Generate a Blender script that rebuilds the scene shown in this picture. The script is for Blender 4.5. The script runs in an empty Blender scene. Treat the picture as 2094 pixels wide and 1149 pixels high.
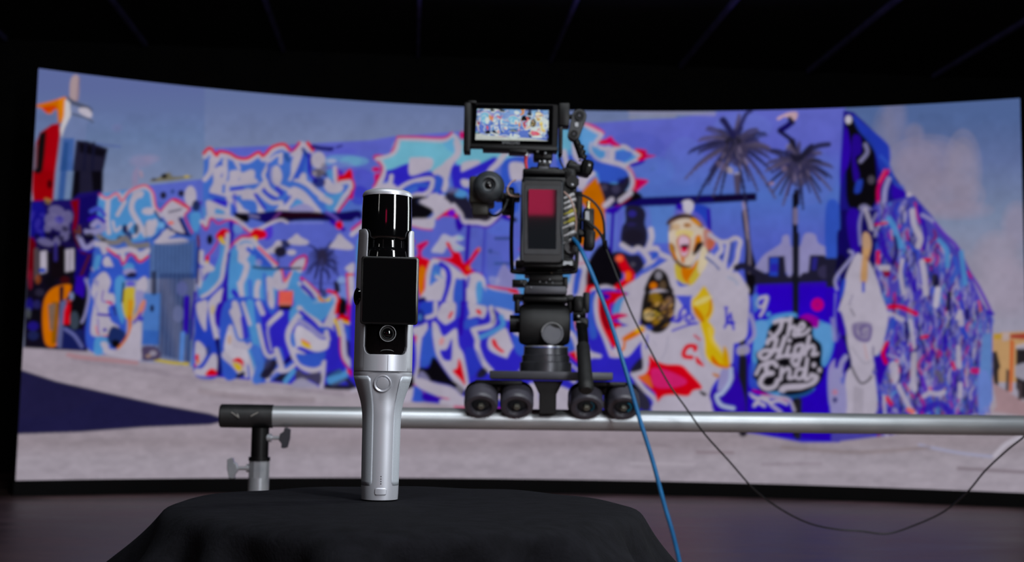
import bpy, bmesh, math, random
import numpy as np
from mathutils import Vector, Matrix
random.seed(3)
C = bpy.context.scene.collection
SC = bpy.context.scene
# ------------------------------------------------------------------ camera
FPX, PITCH, ROLL = 2417.46, 0.0955902, -0.0165672
CAMZ = 1.06
Fv = np.array([0, math.cos(PITCH), math.sin(PITCH)]); Uv0 = np.array([0, -math.sin(PITCH), math.cos(PITCH)]); Rv0 = np.array([1.0, 0, 0])
Rv = Rv0 * math.cos(ROLL) - Uv0 * math.sin(ROLL); Uv = Uv0 * math.cos(ROLL) + Rv0 * math.sin(ROLL)
cd = bpy.data.cameras.new('camera'); cam = bpy.data.objects.new('camera', cd); C.objects.link(cam)
cam.matrix_world = Matrix(((Rv[0], Uv[0], -Fv[0], 0), (Rv[1], Uv[1], -Fv[1], 0), (Rv[2], Uv[2], -Fv[2], CAMZ), (0, 0, 0, 1)))
cd.sensor_width = 36.0; cd.lens = FPX / 2094 * 36.0; cd.clip_end = 100
cd.dof.use_dof = True; cd.dof.focus_distance = 1.14; cd.dof.aperture_fstop = 9.5; cd.dof.aperture_blades = 0
SC.camera = cam
# ------------------------------------------------------------------ world, lights, exposure
wd = bpy.data.worlds.new('dark_studio'); SC.world = wd; wd.use_nodes = True
wd.node_tree.nodes['Background'].inputs[0].default_value = (0.004, 0.004, 0.005, 1); wd.node_tree.nodes['Background'].inputs[1].default_value = 1
def area(name, loc, target, sx, sy, power, color=(1, 1, 1)):
    l = bpy.data.lights.new(name, 'AREA'); l.shape = 'RECTANGLE'; l.size = sx; l.size_y = sy; l.energy = power; l.color = color
    o = bpy.data.objects.new(name, l); C.objects.link(o); o.location = loc
    d = Vector(target) - Vector(loc); o.rotation_euler = d.to_track_quat('-Z', 'Y').to_euler(); return o
area('softbox_right', (1.20, -0.37, 1.85), (-0.12, 1.13, 1.2), 0.26, 1.3, 44, (0.93, 0.96, 1.0))
area('softbox_side', (1.25, 2.0, 1.7), (-0.12, 1.13, 1.15), 0.3, 0.9, 9, (0.90, 0.98, 0.98))
area('overhead_soft_light', (0.9, 0.1, 4.2), (0.6, 2.8, 1.0), 3.2, 0.6, 92, (0.90, 0.95, 1.0))
area('tube_left', (-1.47, -0.97, 1.88), (-0.12, 1.13, 1.2), 0.10, 0.5, 1.6, (1, 0.97, 0.94))
area('red_panel_behind', (0.05, -3.0, 1.69), (0.05, 2.0, 1.6), 0.46, 0.48, 2.2, (1.0, 0.015, 0.13))
SC.view_settings.view_transform = 'Standard'; SC.view_settings.look = 'None'; SC.view_settings.gamma = 1; SC.view_settings.use_curve_mapping = False
SC.view_settings.exposure = 0.0
try: SC.cycles.use_denoising = True
except Exception: pass
# ---------------------------------------------------------------- the picture shown on the LED wall
PW, PH = 2094, 1149
COL = dict(w=(165,158,174), W=(178,172,186), v=(132,128,172), b=(62,100,182), c=(74,130,184), l=(82,92,180), d=(42,34,172),
           n=(16,8,84), k=(10,8,14), r=(188,0,28), m=(176,10,84), p=(76,22,160), t=(104,164,186), y=(190,160,44), o=(188,100,24),
           g=(86,80,96), s=(112,122,158), a=(58,50,64), e=(150,140,152), f=(170,140,120), D=(36,60,170), i=(48,78,176),
           R=(120,0,20), B=(40,10,150), K=(28,26,46), O=(200,90,70), Y=(176,156,60), G=(150,146,140), L=(100,150,200), N=(30,24,140))
img = np.zeros((PH, PW, 3), np.float32)
def lin(c):
    if isinstance(c, str): c = COL[c]
    c = np.asarray(c, np.float32) / 255.0
    return np.where(c <= .04045, c / 12.92, ((c + .055) / 1.055) ** 2.4).astype(np.float32)
TX = [0.0, 0.0, 1.0]
def T(x0, y0, s): TX[:] = [x0, y0, s]
def pts(s):
    a = np.array(s.split() if isinstance(s, str) else s, float).reshape(-1, 2)
    return np.stack([TX[0] + a[:, 0] / TX[2], TX[1] + a[:, 1] / TX[2]], 1)
def spline(p, closed, n=7):
    m = len(p)
    if m < 3: return p
    out = []
    for i in range(m if closed else m - 1):
        if closed: a, b, c, d = p[i - 1], p[i], p[(i + 1) % m], p[(i + 2) % m]
        else: a, b, c, d = p[max(i - 1, 0)], p[i], p[i + 1], p[min(i + 2, m - 1)]
        for t in np.arange(n) / n:
            out.append(.5 * ((2 * b) + (c - a) * t + (2 * a - 5 * b + 4 * c - d) * t * t + (3 * b - a - 3 * c + d) * t ** 3))
    if not closed: out.append(p[-1])
    return np.array(out)
def put(mask, x0, y0, col, al=1.0):
    h, w = mask.shape
    reg = img[y0:y0 + h, x0:x0 + w]
    c = lin(col) if not isinstance(col, np.ndarray) else col
    reg += (mask[..., None] * al) * (c - reg)
def fillp(p, col, al=1.0):
    x0 = max(int(p[:, 0].min()) - 1, 0); x1 = min(int(p[:, 0].max()) + 2, PW)
    y0 = max(int(p[:, 1].min()) - 1, 0); y1 = min(int(p[:, 1].max()) + 2, PH)
    if x1 <= x0 or y1 <= y0: return
    m = np.zeros((y1 - y0, x1 - x0), np.float32)
    q = np.roll(p, -1, 0)
    ex, ey, fx, fy = p[:, 0], p[:, 1], q[:, 0], q[:, 1]
    for sub in (.25, .75):
        for r in range(y1 - y0):
            y = y0 + r + sub
            hit = (ey <= y) != (fy <= y)
            if not hit.any(): continue
            xs = np.sort(ex[hit] + (y - ey[hit]) * (fx[hit] - ex[hit]) / (fy[hit] - ey[hit])) - x0
            for k in range(0, len(xs) - 1, 2):
                a, b = max(xs[k], 0), min(xs[k + 1], x1 - x0)
                if b <= a: continue
                ia, ib = int(a), min(int(b), x1 - x0 - 1)
                if ia == ib: m[r, ia] += .5 * (b - a)
                else:
                    m[r, ia] += .5 * (ia + 1 - a); m[r, ia + 1:ib] += .5; m[r, ib] += .5 * (b - ib)
    put(np.clip(m, 0, 1), x0, y0, col, al)
def strokep(p, w, col, al=1.0, w2=None):
    w2 = w if w2 is None else w2
    r = max(w, w2) / 2 + 1.5
    x0 = max(int(p[:, 0].min() - r), 0); x1 = min(int(p[:, 0].max() + r) + 2, PW)
    y0 = max(int(p[:, 1].min() - r), 0); y1 = min(int(p[:, 1].max() + r) + 2, PH)
    if x1 <= x0 or y1 <= y0: return
    M = np.zeros((y1 - y0, x1 - x0), np.float32)
    n = len(p) - 1
    for i in range(n):
        a, b = p[i], p[i + 1]
        wa = (w + (w2 - w) * i / n) / 2
        sx0 = max(int(min(a[0], b[0]) - r), x0); sx1 = min(int(max(a[0], b[0]) + r) + 2, x1)
        sy0 = max(int(min(a[1], b[1]) - r), y0); sy1 = min(int(max(a[1], b[1]) + r) + 2, y1)
        if sx1 <= sx0 or sy1 <= sy0: continue
        X = np.arange(sx0, sx1)[None, :] + .5 - a[0]; Y = np.arange(sy0, sy1)[:, None] + .5 - a[1]
        dx, dy = b[0] - a[0], b[1] - a[1]; L2 = dx * dx + dy * dy + 1e-9
        t = np.clip((X * dx + Y * dy) / L2, 0, 1)
        dd = np.sqrt((X - t * dx) ** 2 + (Y - t * dy) ** 2)
        v = M[sy0 - y0:sy1 - y0, sx0 - x0:sx1 - x0]
        np.maximum(v, np.clip(wa + .5 - dd, 0, 1), out=v)
    put(M, x0, y0, col, al)
def P(col, s, al=1.0): fillp(spline(pts(s), True), col, al)         # smooth filled shape
def Q(col, s, al=1.0): fillp(pts(s), col, al)                        # straight filled shape
def S(col, w, s, al=1.0, w2=None): strokep(spline(pts(s), False), w / TX[2], col, al, None if w2 is None else w2 / TX[2])
def Z(col, w, s, al=1.0): strokep(pts(s), w / TX[2], col, al)        # straight stroke
def E(col, cx, cy, rx, ry, rot=0, al=1.0):
    t = np.linspace(0, 2 * math.pi, 20, endpoint=False); c, s_ = math.cos(rot), math.sin(rot)
    x = rx * np.cos(t); y = ry * np.sin(t)
    fillp(pts(np.stack([cx + x * c - y * s_, cy + x * s_ + y * c], 1).ravel()), col, al)
def vgrad(s, stops, al=1.0):                                         # polygon filled with a top-to-bottom ramp
    p = pts(s); ys = np.arange(PH)
    tab = np.stack([np.interp(ys, [q[0] for q in stops], [lin(q[1])[k] for q in stops]) for k in range(3)], 1).astype(np.float32)
    y0 = max(int(p[:, 1].min()) - 1, 0); y1 = min(int(p[:, 1].max()) + 2, PH)
    fillp(p, tab[y0:y1][:, None, :], al)
def blur(a, s):
    r = int(3 * s) + 1; k = np.exp(-.5 * (np.arange(-r, r + 1) / s) ** 2); k /= k.sum()
    for ax in (0, 1):
        pad = [(0, 0)] * a.ndim; pad[ax] = (r, r); b = np.pad(a, pad, mode='edge'); o = np.zeros_like(a)
        for i, kv in enumerate(k):
            sl = [slice(None)] * a.ndim; sl[ax] = slice(i, i + a.shape[ax]); o += kv * b[tuple(sl)]
        a = o
    return a
def frond2(cx, cy, ang, L):
    x, y = cx, cy; vx, vy = math.cos(ang), -math.sin(ang); P_ = [(x, y)]
    for i in range(6): x += vx * L / 6; y += vy * L / 6; vy += .22; P_.append((x, y))
    S((34,34,74), 30, " ".join(f"{p} {q}" for p, q in P_), .85, 12)
rng = np.random.default_rng(7)
def noise(sx, sy):
    g = rng.random((int(PH / sy) + 3, int(PW / sx) + 3)).astype(np.float32)
    yy = np.arange(PH) / sy; xx = np.arange(PW) / sx
    iy = yy.astype(int); ix = xx.astype(int); fy = (yy - iy)[:, None]; fx = (xx - ix)[None, :]
    fy = fy * fy * (3 - 2 * fy); fx = fx * fx * (3 - 2 * fx)
    A = g[iy][:, ix]; Bq = g[iy][:, ix + 1]; C = g[iy + 1][:, ix]; D_ = g[iy + 1][:, ix + 1]
    return (A * (1 - fx) + Bq * fx) * (1 - fy) + (C * (1 - fx) + D_ * fx) * fy

# ---- sky, ground
T(0, 0, 1)
vgrad("0 0 2094 0 2094 1149 0 1149", [(0, (92,102,152)), (180, (92,104,152)), (280, (98,116,154)), (380, (118,130,162)), (500, (128,132,160))])
vgrad("419 0 1300 0 1300 1149 419 1149", [(0, (96,108,152)), (200, (98,112,154)), (300, (112,124,158)), (420, (118,126,160))])
vgrad("1700 0 2094 0 2094 1149 1700 1149", [(0, (76,96,142)), (240, (78,98,144)), (330, (92,106,148)), (440, (116,128,156)), (560, (140,138,158)), (760, (155,150,166))])
for (x, y, rx, ry, c, a) in ((1900,330,70,45,(132,126,150),.8),(1870,370,60,70,(134,126,148),.8),(1970,350,32,70,(140,132,150),.7),(1930,400,70,40,(138,130,150),.8),
     (1830,250,22,60,(120,118,146),.6),(1810,300,24,70,(120,120,148),.6),(1870,275,18,20,(124,120,146),.7),(2080,460,26,40,(142,134,156),.8),(2040,520,40,40,(146,138,156),.8),(2060,590,60,50,(150,140,158),.8),
     (2000,560,50,40,(146,140,158),.6),(290,330,22,12,(132,126,160),.6),(310,325,16,8,(136,128,160),.5),(240,262,10,8,(108,112,155),.6),(1960,430,60,18,(140,130,150),.6)):
    for k in (1.25, 1, .8): E(c, x, y, rx * k, ry * k, 0, a * .4)
T(0,0,1)
vgrad("0 705 45 711 107 711 172 717 285 740 392 750 400 768 522 778 661 794 731 798 820 818 1000 828 1300 850 1552 880 1696 905 1824 885 2002 842 2040 815 2094 812 2094 1149 0 1149",
      [(700, (148,138,150)), (860, (152,142,152)), (905, (140,130,138)), (940, (152,144,154)), (1149, (150,142,154))])
# ---- left far building, tower
T(30,130,5.2225)
P((160,140,145), "600 180 640 125 690 160 680 400 600 400 590 300")
S((130,110,125), 18, "690 160 670 400")
Q('o', "235 440 400 400 540 355 560 380 545 600 500 640 470 640 455 500 430 490 400 540 350 540 290 480 240 470")
Q((205,120,20), "470 380 545 360 530 600 490 600")
P((190,60,20), "300 470 420 450 450 480 380 520 330 520")
Q((104,118,158), "560 380 780 430 830 600 770 640 760 820 660 830 620 1150 470 1150 520 800")
Q((190,186,190), "540 380 600 420 600 560 540 680 500 800 490 700 530 560")
P('s', "600 420 700 420 790 460 830 540 840 620 780 600 620 540")
P((70,76,100), "560 345 640 400 800 460 830 520 700 470 600 430")
P('W', "690 480 780 480 830 540 800 580 700 530")
S((60,66,80), 16, "620 540 780 590 840 630")
Q('K', "660 820 780 830 1000 910 950 1150 620 1150")
Q((12,10,20), "690 840 990 930 950 1000 700 950")
for x in (760, 850): Z((20,20,44), 26, f"{x} 850 {x-20} 1150")
Z((84,100,150), 22, "880 860 1130 890")
Q((60,90,150), "520 800 640 800 620 1150 480 1150")
Q((40,72,128), "530 840 580 840 560 1150 490 1150")
Q((120,0,10), "270 740 400 650 480 640 490 760 440 1150 190 1150 210 900")
Q((150,10,20), "350 700 450 640 490 680 480 760 430 1150 380 1150 300 1150")
Q((12,10,12), "270 750 340 730 320 1000 300 1150 235 1150 250 900")
Q((96,84,100), "190 1150 205 900 240 850 230 1150")
T(30,350,5.2225)
Q((140,8,16), "190 0 440 0 415 330 200 330 185 200")
E('k', 250, 0, 40, 30); E((60,0,6), 375, 140, 28, 50)
Q((104,124,160), "440 0 630 0 600 330 415 330")
Q((52,82,140), "490 0 560 0 530 320 460 320")
Q('K', "630 0 950 0 945 230 850 240 680 290 600 300")
Q((10,8,16), "640 0 700 0 690 280 620 290"); Q((10,8,16), "820 0 930 0 930 220 840 230")
# street wall, dark left part
vgrad("170 320 620 300 690 240 930 210 900 1149 140 1149", [(400,(24,14,90)),(480,(20,12,70)),(560,(18,10,30)),(720,(16,12,24))])
T(30,560,5.2225)
Q((14,10,24), "140 -230 780 -230 780 830 100 790 110 300")
T(30,350,5.2225)
P((20,16,120), "180 370 260 330 330 420 320 600 330 720 200 740 160 600")
for (x,y,rx,ry) in ((450,430,90,60),(400,520,80,70),(560,500,60,80),(480,580,110,60),(360,600,40,60),(540,680,50,70),(330,760,90,40),(450,760,40,60)):
    E((104,98,140), x, y, rx, ry, .3, .75)
for (x,y,rx,ry) in ((250,560,30,60),(190,480,20,60),(300,470,30,20),(270,640,40,20),(480,520,50,40)):
    E((52,44,150), x, y, rx, ry, .3, .6)
for (x,y) in ((350,680),(240,700),(420,680),(540,620),(610,690),(500,720),(620,740)): E((12,8,40), x, y, 36, 30, .5, .8)
Q((110,4,14), "600 320 690 300 680 520 650 640 620 640 640 460")
Q((90,4,14), "150 700 210 720 230 780 210 900 200 1149 130 1149")
S((104,80,40), 30, "340 330 370 350"); S((150,110,60),22,"330 300 390 320")
for (x, t_, b_, w_) in ((310,860,1080,70),(235,830,1149,50),(590,840,1060,90)): Q('w' if w_>60 else (70,60,66), f"{x-w_/2} {t_} {x+w_/2} {t_-10} {x+w_/2} {b_} {x-w_/2} {b_+20}")
Z((40,34,50), 10, "595 850 590 1060"); E((30,60,160),300,1060,36,24)
Q((14,8,14), "400 800 540 790 540 1149 380 1149"); S((44,36,110),34,"440 780 440 950")
Q('n', "690 290 860 250 900 280 880 420 800 500 780 560 680 560")
Q((18,8,100), "670 780 900 780 880 1149 640 1149"); S((70,20,30),30,"800 900 700 1149"); S((90,50,30),26,"690 590 700 660 650 640")
S((70,14,22),24,"630 640 700 840 760 880")
T(30,560,5.2225)
P('o', "420 150 600 120 560 260 480 300 470 420 470 740 340 760 300 520 320 280"); Q((130,80,16), "400 300 470 300 460 740 400 750")
Q((110,90,80), "360 330 440 320 410 610 380 600"); Q((20,10,30), "480 140 530 130 520 290 480 300")
for (x,y,rx,ry,c) in ((160,330,40,70,(26,20,110)),(240,330,40,50,(36,34,90)),(150,420,24,60,(70,74,80)),(230,440,50,70,'k'),(200,560,60,50,(30,20,120)),(200,660,60,50,(28,34,80)),(270,200,50,40,(40,36,56)),(170,60,24,110,(110,20,40)),(250,60,30,50,(120,60,30)),(380,80,60,60,'k'),(540,70,50,40,(60,10,14))):
    E(c,x,y,rx,ry,0,.8)
Q((20,26,80), "470 560 740 600 760 830 460 800"); Q((84,88,130), "490 300 560 270 520 560 500 800 450 780")
Q('r', "560 320 600 320 590 540 520 540 530 400"); P('k', "620 230 700 240 740 360 720 560 620 600 590 480")
E('k', 650, 300, 60, 60); E((50,60,74), 640, 500, 50, 100); S((90,94,150),34,"540 590 640 660 720 780")
Q('B', "660 30 770 20 740 260 640 200"); E((110,120,160),610,240,24,44); S((200,60,40),18,"560 300 600 290")
Q((30,10,110), "740 560 820 560 800 790 760 790")
# ---- blue corrugated wall of the left building
T(30,350,5.2225)
vgrad("900 250 1250 190 1450 150 2089 80 2089 1149 820 1149", [(365,(76,96,176)),(450,(60,90,170)),(560,(56,90,168))])
Q((84,96,182), "1450 155 2089 78 2089 330 1500 330")
E('o', 1590, 60, 0.1, .1)
P((110,106,90), "1440 110 1560 60 1590 30 1660 20 1700 60 1860 50 1890 70 1600 110"); E((20,16,16), 1600, 55, 34, 26); E('Y', 1840, 60, 30, 14); E((60,56,60),1490,90,30,14)
P((130,124,156), "1260 40 1290 -20 1330 -30 1310 190 1260 190"); S((150,130,150), 30, "1350 10 1360 60")
# letters on the upper-left building
P('c', "920 270 1100 220 1240 200 1400 170 1480 290 1500 420 1560 560 1480 700 1200 760 960 700 900 500")
S('w', 40, "930 280 1000 300 1060 260 1120 250 1140 310 1200 240 1280 200 1400 180 1470 240 1500 400 1560 480")
S((196,60,80), 18, "910 250 990 290 1090 240 1150 320 1220 230 1300 180 1400 155 1480 230 1510 380 1560 430")
S('w', 50, "1000 320 990 520 1010 660"); S('w', 56, "1290 250 1250 400 1330 560 1400 680"); S('w', 40, "1180 330 1100 470")
S('w', 36, "1330 260 1260 350 1280 500"); E('w', 1340, 250, 50, 40); E('c', 1420, 330, 60, 110); E('w', 1430, 430, 70, 40); S('w', 24, "1460 240 1490 420")
E('w', 1450, 610, 60, 90); E('w', 1500, 560, 30, 50); S('k', 12, "1400 560 1410 760", .5); S((24,30,90), 24, "1500 430 1560 520 1640 620")
S('v', 60, "840 580 900 540 960 600 900 640 780 660"); S('B', 40, "800 520 880 490 960 540"); S((60,70,170), 46, "820 430 900 400 960 470"); S('w', 34, "1250 560 1200 640 1280 700 1330 640")
S('w', 30, "1050 540 1080 640 1130 600"); E((40,60,110), 1220, 700, 40, 60); E((20,24,70), 1180, 620, 30, 50); E((24,28,50), 1140, 730, 50, 40); E((30,30,50), 1300, 620, 30, 60, 0, .8)
S((110,106,110), 60, "900 700 1000 760 1100 760 1180 720 1260 800 1420 790"); S('v', 50, "690 700 760 820 860 760"); S('v', 36, "760 640 850 680")
E('k', 800, 700, 60, 40, 0, .8); E('k', 950, 740, 30, 24, 0, .7); E('k', 700, 690, 26, 26, 0, .7)
S('w', 56, "880 780 960 790 1000 830 1100 860 1160 850 1250 840 1340 890 1430 850"); S('w', 44, "930 800 970 890"); S('w', 50, "1150 850 1165 950"); S('w', 50, "1290 850 1350 930 1420 860")
S('m', 22, "990 830 1080 900 1130 930 1165 1000 1210 910 1260 890 1340 970 1430 910"); S('r', 14, "1000 840 1080 890"); S('r', 14, "1290 900 1340 960 1420 910")
S('d', 16, "700 840 800 860 870 840")
P('i', "880 860 940 900 1000 880 1100 940 1160 1020 1200 960 1260 920 1340 1000 1430 950 1440 1149 840 1149 860 1000")
S('c', 60, "900 920 870 1040"); P('w', "960 930 1010 920 1060 1030 1040 1060 950 1000"); E('c', 1220, 1030, 60, 50); E('v', 1230, 1080, 70, 40); E('n', 1260, 1110, 50, 30)
for x in (830, 900): S('v', 22, f"{x} 1040 {x+40} 1120")
E('w', 1880, 270, 64, 112); S('w', 40, "1600 440 1700 340 1840 410 1780 480"); P('w', "1570 430 1700 310 1860 410 1770 510 1830 640 1760 680 1640 560")
S('m', 18, "1560 430 1700 300 1870 400 1820 480 1900 660"); S('r', 20, "1700 310 1860 400"); S((40,44,70), 20, "1650 440 1780 410", .8); S('n', 40, "1770 510 1850 680"); S((20,20,70), 24, "1640 610 1740 660 1880 690")
E('O', 1670, 555, 34, 20, 0, .9); E('L', 1570, 580, 36, 36); E('K', 1590, 260, 34, 40); E('K', 1780, 240, 34, 36); E((40,60,120), 1690, 220, 20, 24); E((30,40,80), 1940, 370, 44, 60)
P('w', "1520 730 1640 640 1720 670 1640 720 1800 720 1860 760 1660 790 1500 770"); S('w', 30, "1560 690 1640 630"); S((40,70,150), 30, "1480 720 1560 670")
P('c', "1880 460 1990 460 1960 640 1900 620")
E('K', 2030, 460, 24, 44); S('p', 30, "1990 340 2040 330"); S('w', 50, "2060 100 2089 20"); P('w', "2070 320 2089 300 2089 480 2060 440"); S((60,0,30), 20, "1960 690 1970 800"); S((60,70,180),40,"2040 640 2030 800")
# roller door (corrugated)
Q((70,92,140), "1450 790 1900 780 1880 1149 1440 1149")
T(0,0,1)
for i in range(22):
    x = 316 + i * 3.9
    Z((24,36,84) if i % 2 else (84,112,160), 2.6, f"{x} {500-i*.4} {x-3-i*.02} {728+i}", .9)
T(30,560,5.2225)
Q((70,110,176), "1380 210 1560 210 1550 760 1360 760"); Q((52,92,168), "1370 600 1540 610 1540 760 1360 760"); E((20,24,60), 1470, 370, 22, 40); Z('K', 60, "1490 0 1490 200", .8)
for i in range(16):
    x = 1570 + i*22
    Z((24,34,78), 12, f"{x} 0 {x-30} {860+i*5}", .9)
E((90,94,150), 1790, 160, 60, 80, 0, .6); E((110,116,160), 1750, 430, 60, 90, 0, .5); S('B', 60, "1840 260 1830 620"); Z((80,120,186), 50, "1800 640 1780 960"); Z('B', 30, "1930 200 1880 700"); Z((40,60,110), 30, "1880 500 1850 960")
Q((70,110,190), "1960 240 2000 0 2089 0 2089 1000 1890 990")
S('Y', 34, "1500 920 1680 950 1850 965"); P((70,60,90), "1370 780 1520 790 1560 900 1440 930 1360 910"); E('w', 1480, 850, 40, 30, 0, .6); E('f', 1430, 880, 30, 20, 0, .6)
# left figures
P('i', "820 0 1150 0 1180 800 1000 860 820 830 760 700 780 400")
P('w', "860 60 960 -20 1030 80 1000 200 1060 220 1070 320 1000 360 1030 500 1110 560 1120 610 1030 600 1010 660 830 660 820 500 850 300 820 200")
S('B', 26, "890 435 1020 445"); S('p', 12, "950 180 940 290 1040 300"); S('v', 20, "880 200 860 300 900 420"); S('p', 10, "890 480 900 640"); S('v', 26, "760 60 800 200 760 420 720 520")
S('m', 24, "990 300 1040 320"); E('B', 965, 600, 22, 18); S('O', 12, "870 560 900 660 1000 660"); S('B', 16, "1040 330 1060 380")
P('v', "840 60 900 80 880 140"); S('w', 20, "980 200 1060 250"); S('K', 16, "1070 360 1080 440")
P('c', "870 680 980 680 1010 760 940 860 850 850")
P((26,40,90), "1000 640 1060 560 1190 640 1130 740 1010 740"); E('k', 1080, 750, 50, 46); P('w', "920 740 980 730 1010 800 960 820")
P('c', "1080 60 1180 60 1170 500 1130 500 1080 300")
P('Y', "1180 160 1280 150 1290 300 1270 420 1240 500 1180 460 1150 300"); S('k', 22, "1165 100 1150 300"); S('f', 44, "1380 300 1330 410 1260 480"); P('O', "1340 320 1400 280 1390 390 1320 450", .5)
S((186,130,40), 50, "1240 300 1230 480"); S('o', 34, "1230 470 1230 620 1180 720 1110 800"); S('p', 20, "1350 420 1280 520")
P('w', "1260 560 1350 520 1350 760 1350 920 1200 910 960 850 980 800 1100 810 1180 730 1230 640")
P('w', "1320 80 1400 30 1420 150 1370 200 1300 170"); E('K', 1240, 20, 50, 24); E((84,80,180), 1240, 110, 50, 30); P('v', "1290 190 1380 190 1360 300 1300 340")
E((60,60,170),1350,480,30,30)
# ---- main mural wall
T(0,0,1)
vgrad("419 330 425 305 452 303 600 296 760 287 806 279 960 268 1100 262 1197 253 1274 248 1380 242 1470 228 1560 222 1730 215 1722 480 1715 905 1640 905 1552 889 1300 850 1000 836 820 818 731 798 661 794 522 778 400 768 396 760 405 560",
      [(220,(92,98,184)),(300,(86,92,182)),(400,(76,104,180)),(480,(80,94,182)),(700,(44,44,174)),(900,(40,30,168))])
S((150,144,160), 10, "1290 229 1340 230 1400 231 1460 233", .5); S((150,146,150), 8, "1290 240 1380 238", .4)
for (x,y,rx,ry,c,a) in ((1300,300,60,30,(74,84,176),.4),(1400,330,40,50,(92,112,186),.3),(1340,350,40,30,(80,110,184),.4),(1520,260,60,30,(96,112,186),.3),(1480,360,50,30,(90,110,186),.3),
    (1660,280,50,40,(94,100,188),.4),(1650,360,60,60,(88,104,184),.4),(700,330,40,14,'t',.4),(725,330,30,10,'t',.5),(740,375,30,30,(70,50,180),.5),(700,310,30,8,(80,80,186),.4),(735,400,20,20,'d',.6),(700,350,30,20,(110,60,180),.3)):
    E(c,x,y,rx,ry,0,a)
# E tile: upper-left white lettering
T(400,260,5.7444)
P('b', "110 330 180 280 280 330 420 330 560 390 700 330 820 340 940 240 1060 220 1140 310 1250 170 1330 220 1380 300 1330 400 1340 600 1500 760 1560 620 1620 480 1660 640 1830 620 1840 720 1650 1010 400 1010 240 1060 130 1010 90 700 100 500")
S('w', 56, "110 350 175 300 250 390 290 340 400 350 500 390 620 400 740 330 810 380 920 270 1040 240 1140 320 1240 200 1310 240 1360 300")
S('r', 34, "100 310 170 250 250 335 280 290 400 310 490 360 610 370 740 300 800 340 900 240 1040 205 1130 280 1220 190"); S('r', 40, "1320 190 1380 270"); S('p', 20, "1120 300 1200 200", .7)
S('w', 70, "200 380 180 520 110 620", 1, 50); S('w', 60, "230 420 240 520 240 660 200 760 330 810 480 900 560 1010"); S('w', 90, "250 560 300 500"); E('w', 285, 570, 50, 90, .4); S('i', 24, "240 470 280 430 330 450 330 540 290 600"); S('w', 60, "350 400 350 560 330 650"); S('w', 90, "270 620 270 740", 1, 60)
S('b', 50, "400 440 410 560 380 660 350 740"); S('w', 60, "430 540 450 660 640 640 760 640"); S('w', 110, "470 560 440 650", 1, 60); P('w', "540 520 690 510 700 620 780 630 780 680 560 680"); S('w', 40, "470 400 520 500 540 600 530 660"); S('b', 70, "560 500 700 450 740 560 760 620"); S('w', 40, "840 350 850 450 800 560 830 640")
S('b', 40, "420 720 600 700 760 680"); S('d', 26, "420 735 560 715"); S('w', 60, "380 790 560 770 700 760 780 700 830 650"); S('w', 50, "380 660 370 800"); P('w', "560 740 660 730 700 820 690 880 560 860 540 800"); S('w', 70, "680 860 740 950 780 1000")
S('w', 34, "390 800 390 1040"); S('w', 60, "520 980 600 1000"); P('b', "520 860 700 870 720 1000 600 980 560 940"); S('d', 50, "460 800 460 1000", .6); P('d', "250 840 370 860 370 930 300 920 190 870")
P('w', "140 860 300 920 370 960 360 1030 240 1060 150 1050 130 960"); P('c', "240 960 340 990 330 1030 240 1030"); S('c', 30, "100 960 110 1060"); S('i',50,"180 800 340 840")
S('w', 50, "730 740 800 820 900 890 1010 890 990 960"); S('w', 70, "820 660 870 740 960 800", 1, 40); S('d', 30, "700 790 760 880 820 960"); S('d', 26, "800 730 860 800 960 850")
E('w', 960, 580, 60, 130, -.1); S('v', 16, "900 470 880 560 900 640 960 700"); S('i', 30, "860 430 860 600 900 700", .9); S('w', 50, "1010 320 1000 420"); S('w', 34, "870 400 960 330 1020 360"); S('d', 60, "960 720 1010 780", .8)
S('b', 90, "1070 330 1070 560 1040 680"); S((30,60,120), 50, "1060 330 1090 390", .7); P('w', "1120 560 1130 430 1170 310 1250 200 1260 280 1230 420 1160 560 1120 640 1080 650"); S('i', 60, "1290 330 1240 480 1180 640", 1, 90); S((20,30,100),36,"1260 260 1320 340",.8)
P('w', "1080 760 1160 700 1260 740 1380 860 1480 960 1490 1000 1340 990 1240 860 1120 830"); S('w', 60, "1180 640 1300 660 1420 760 1500 820 1600 890", 1, 70); S('b', 60, "1080 660 1200 680 1320 750 1420 870 1520 990"); S('w', 60, "1030 980 1100 900 1150 830"); S('w', 40, "1010 700 1100 740"); P('c', "1130 940 1200 850 1270 900 1200 960"); P('v', "1110 960 1280 900 1400 990 1120 1000"); S('w', 50, "960 990 1080 960"); S('D',50,"1060 880 1110 820",.6)
P('w', "1260 540 1300 560 1300 650 1230 640 1220 600"); S('w', 30, "1260 560 1250 640"); P('w', "1510 640 1560 600 1640 680 1740 700 1700 770 1600 780 1530 740"); S('w', 50, "1640 480 1650 640 1700 700"); P('c', "1540 530 1600 490 1620 600 1590 620")
P('r', "1680 570 1740 560 1820 490 1850 600 1800 620 1680 650"); S('w', 50, "1700 660 1810 650 1820 720 1740 830 1650 960"); S('r', 24, "1845 620 1860 720 1780 860 1680 990"); S('m', 40, "1840 760 1830 830"); P('c', "1520 780 1600 800 1740 760 1700 850 1620 980 1540 960"); S('w',70,"1480 830 1580 880")
S('n', 50, "1380 230 1470 250 1600 260", .9); S('d', 40, "1340 320 1340 520 1420 640"); E('n', 1450, 650, 80, 60, 0, .8); E('w', 1445, 390, 85, 100); E('g', 1440, 540, 80, 50); E('w', 1400, 550, 24, 30, 0, .5); E((110,104,110), 1510, 480, 40, 60, 0, .6); S('K',14,"1350 330 1360 500",.8); E('K', 1530, 560, 24, 30, 0, .7)
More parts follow.
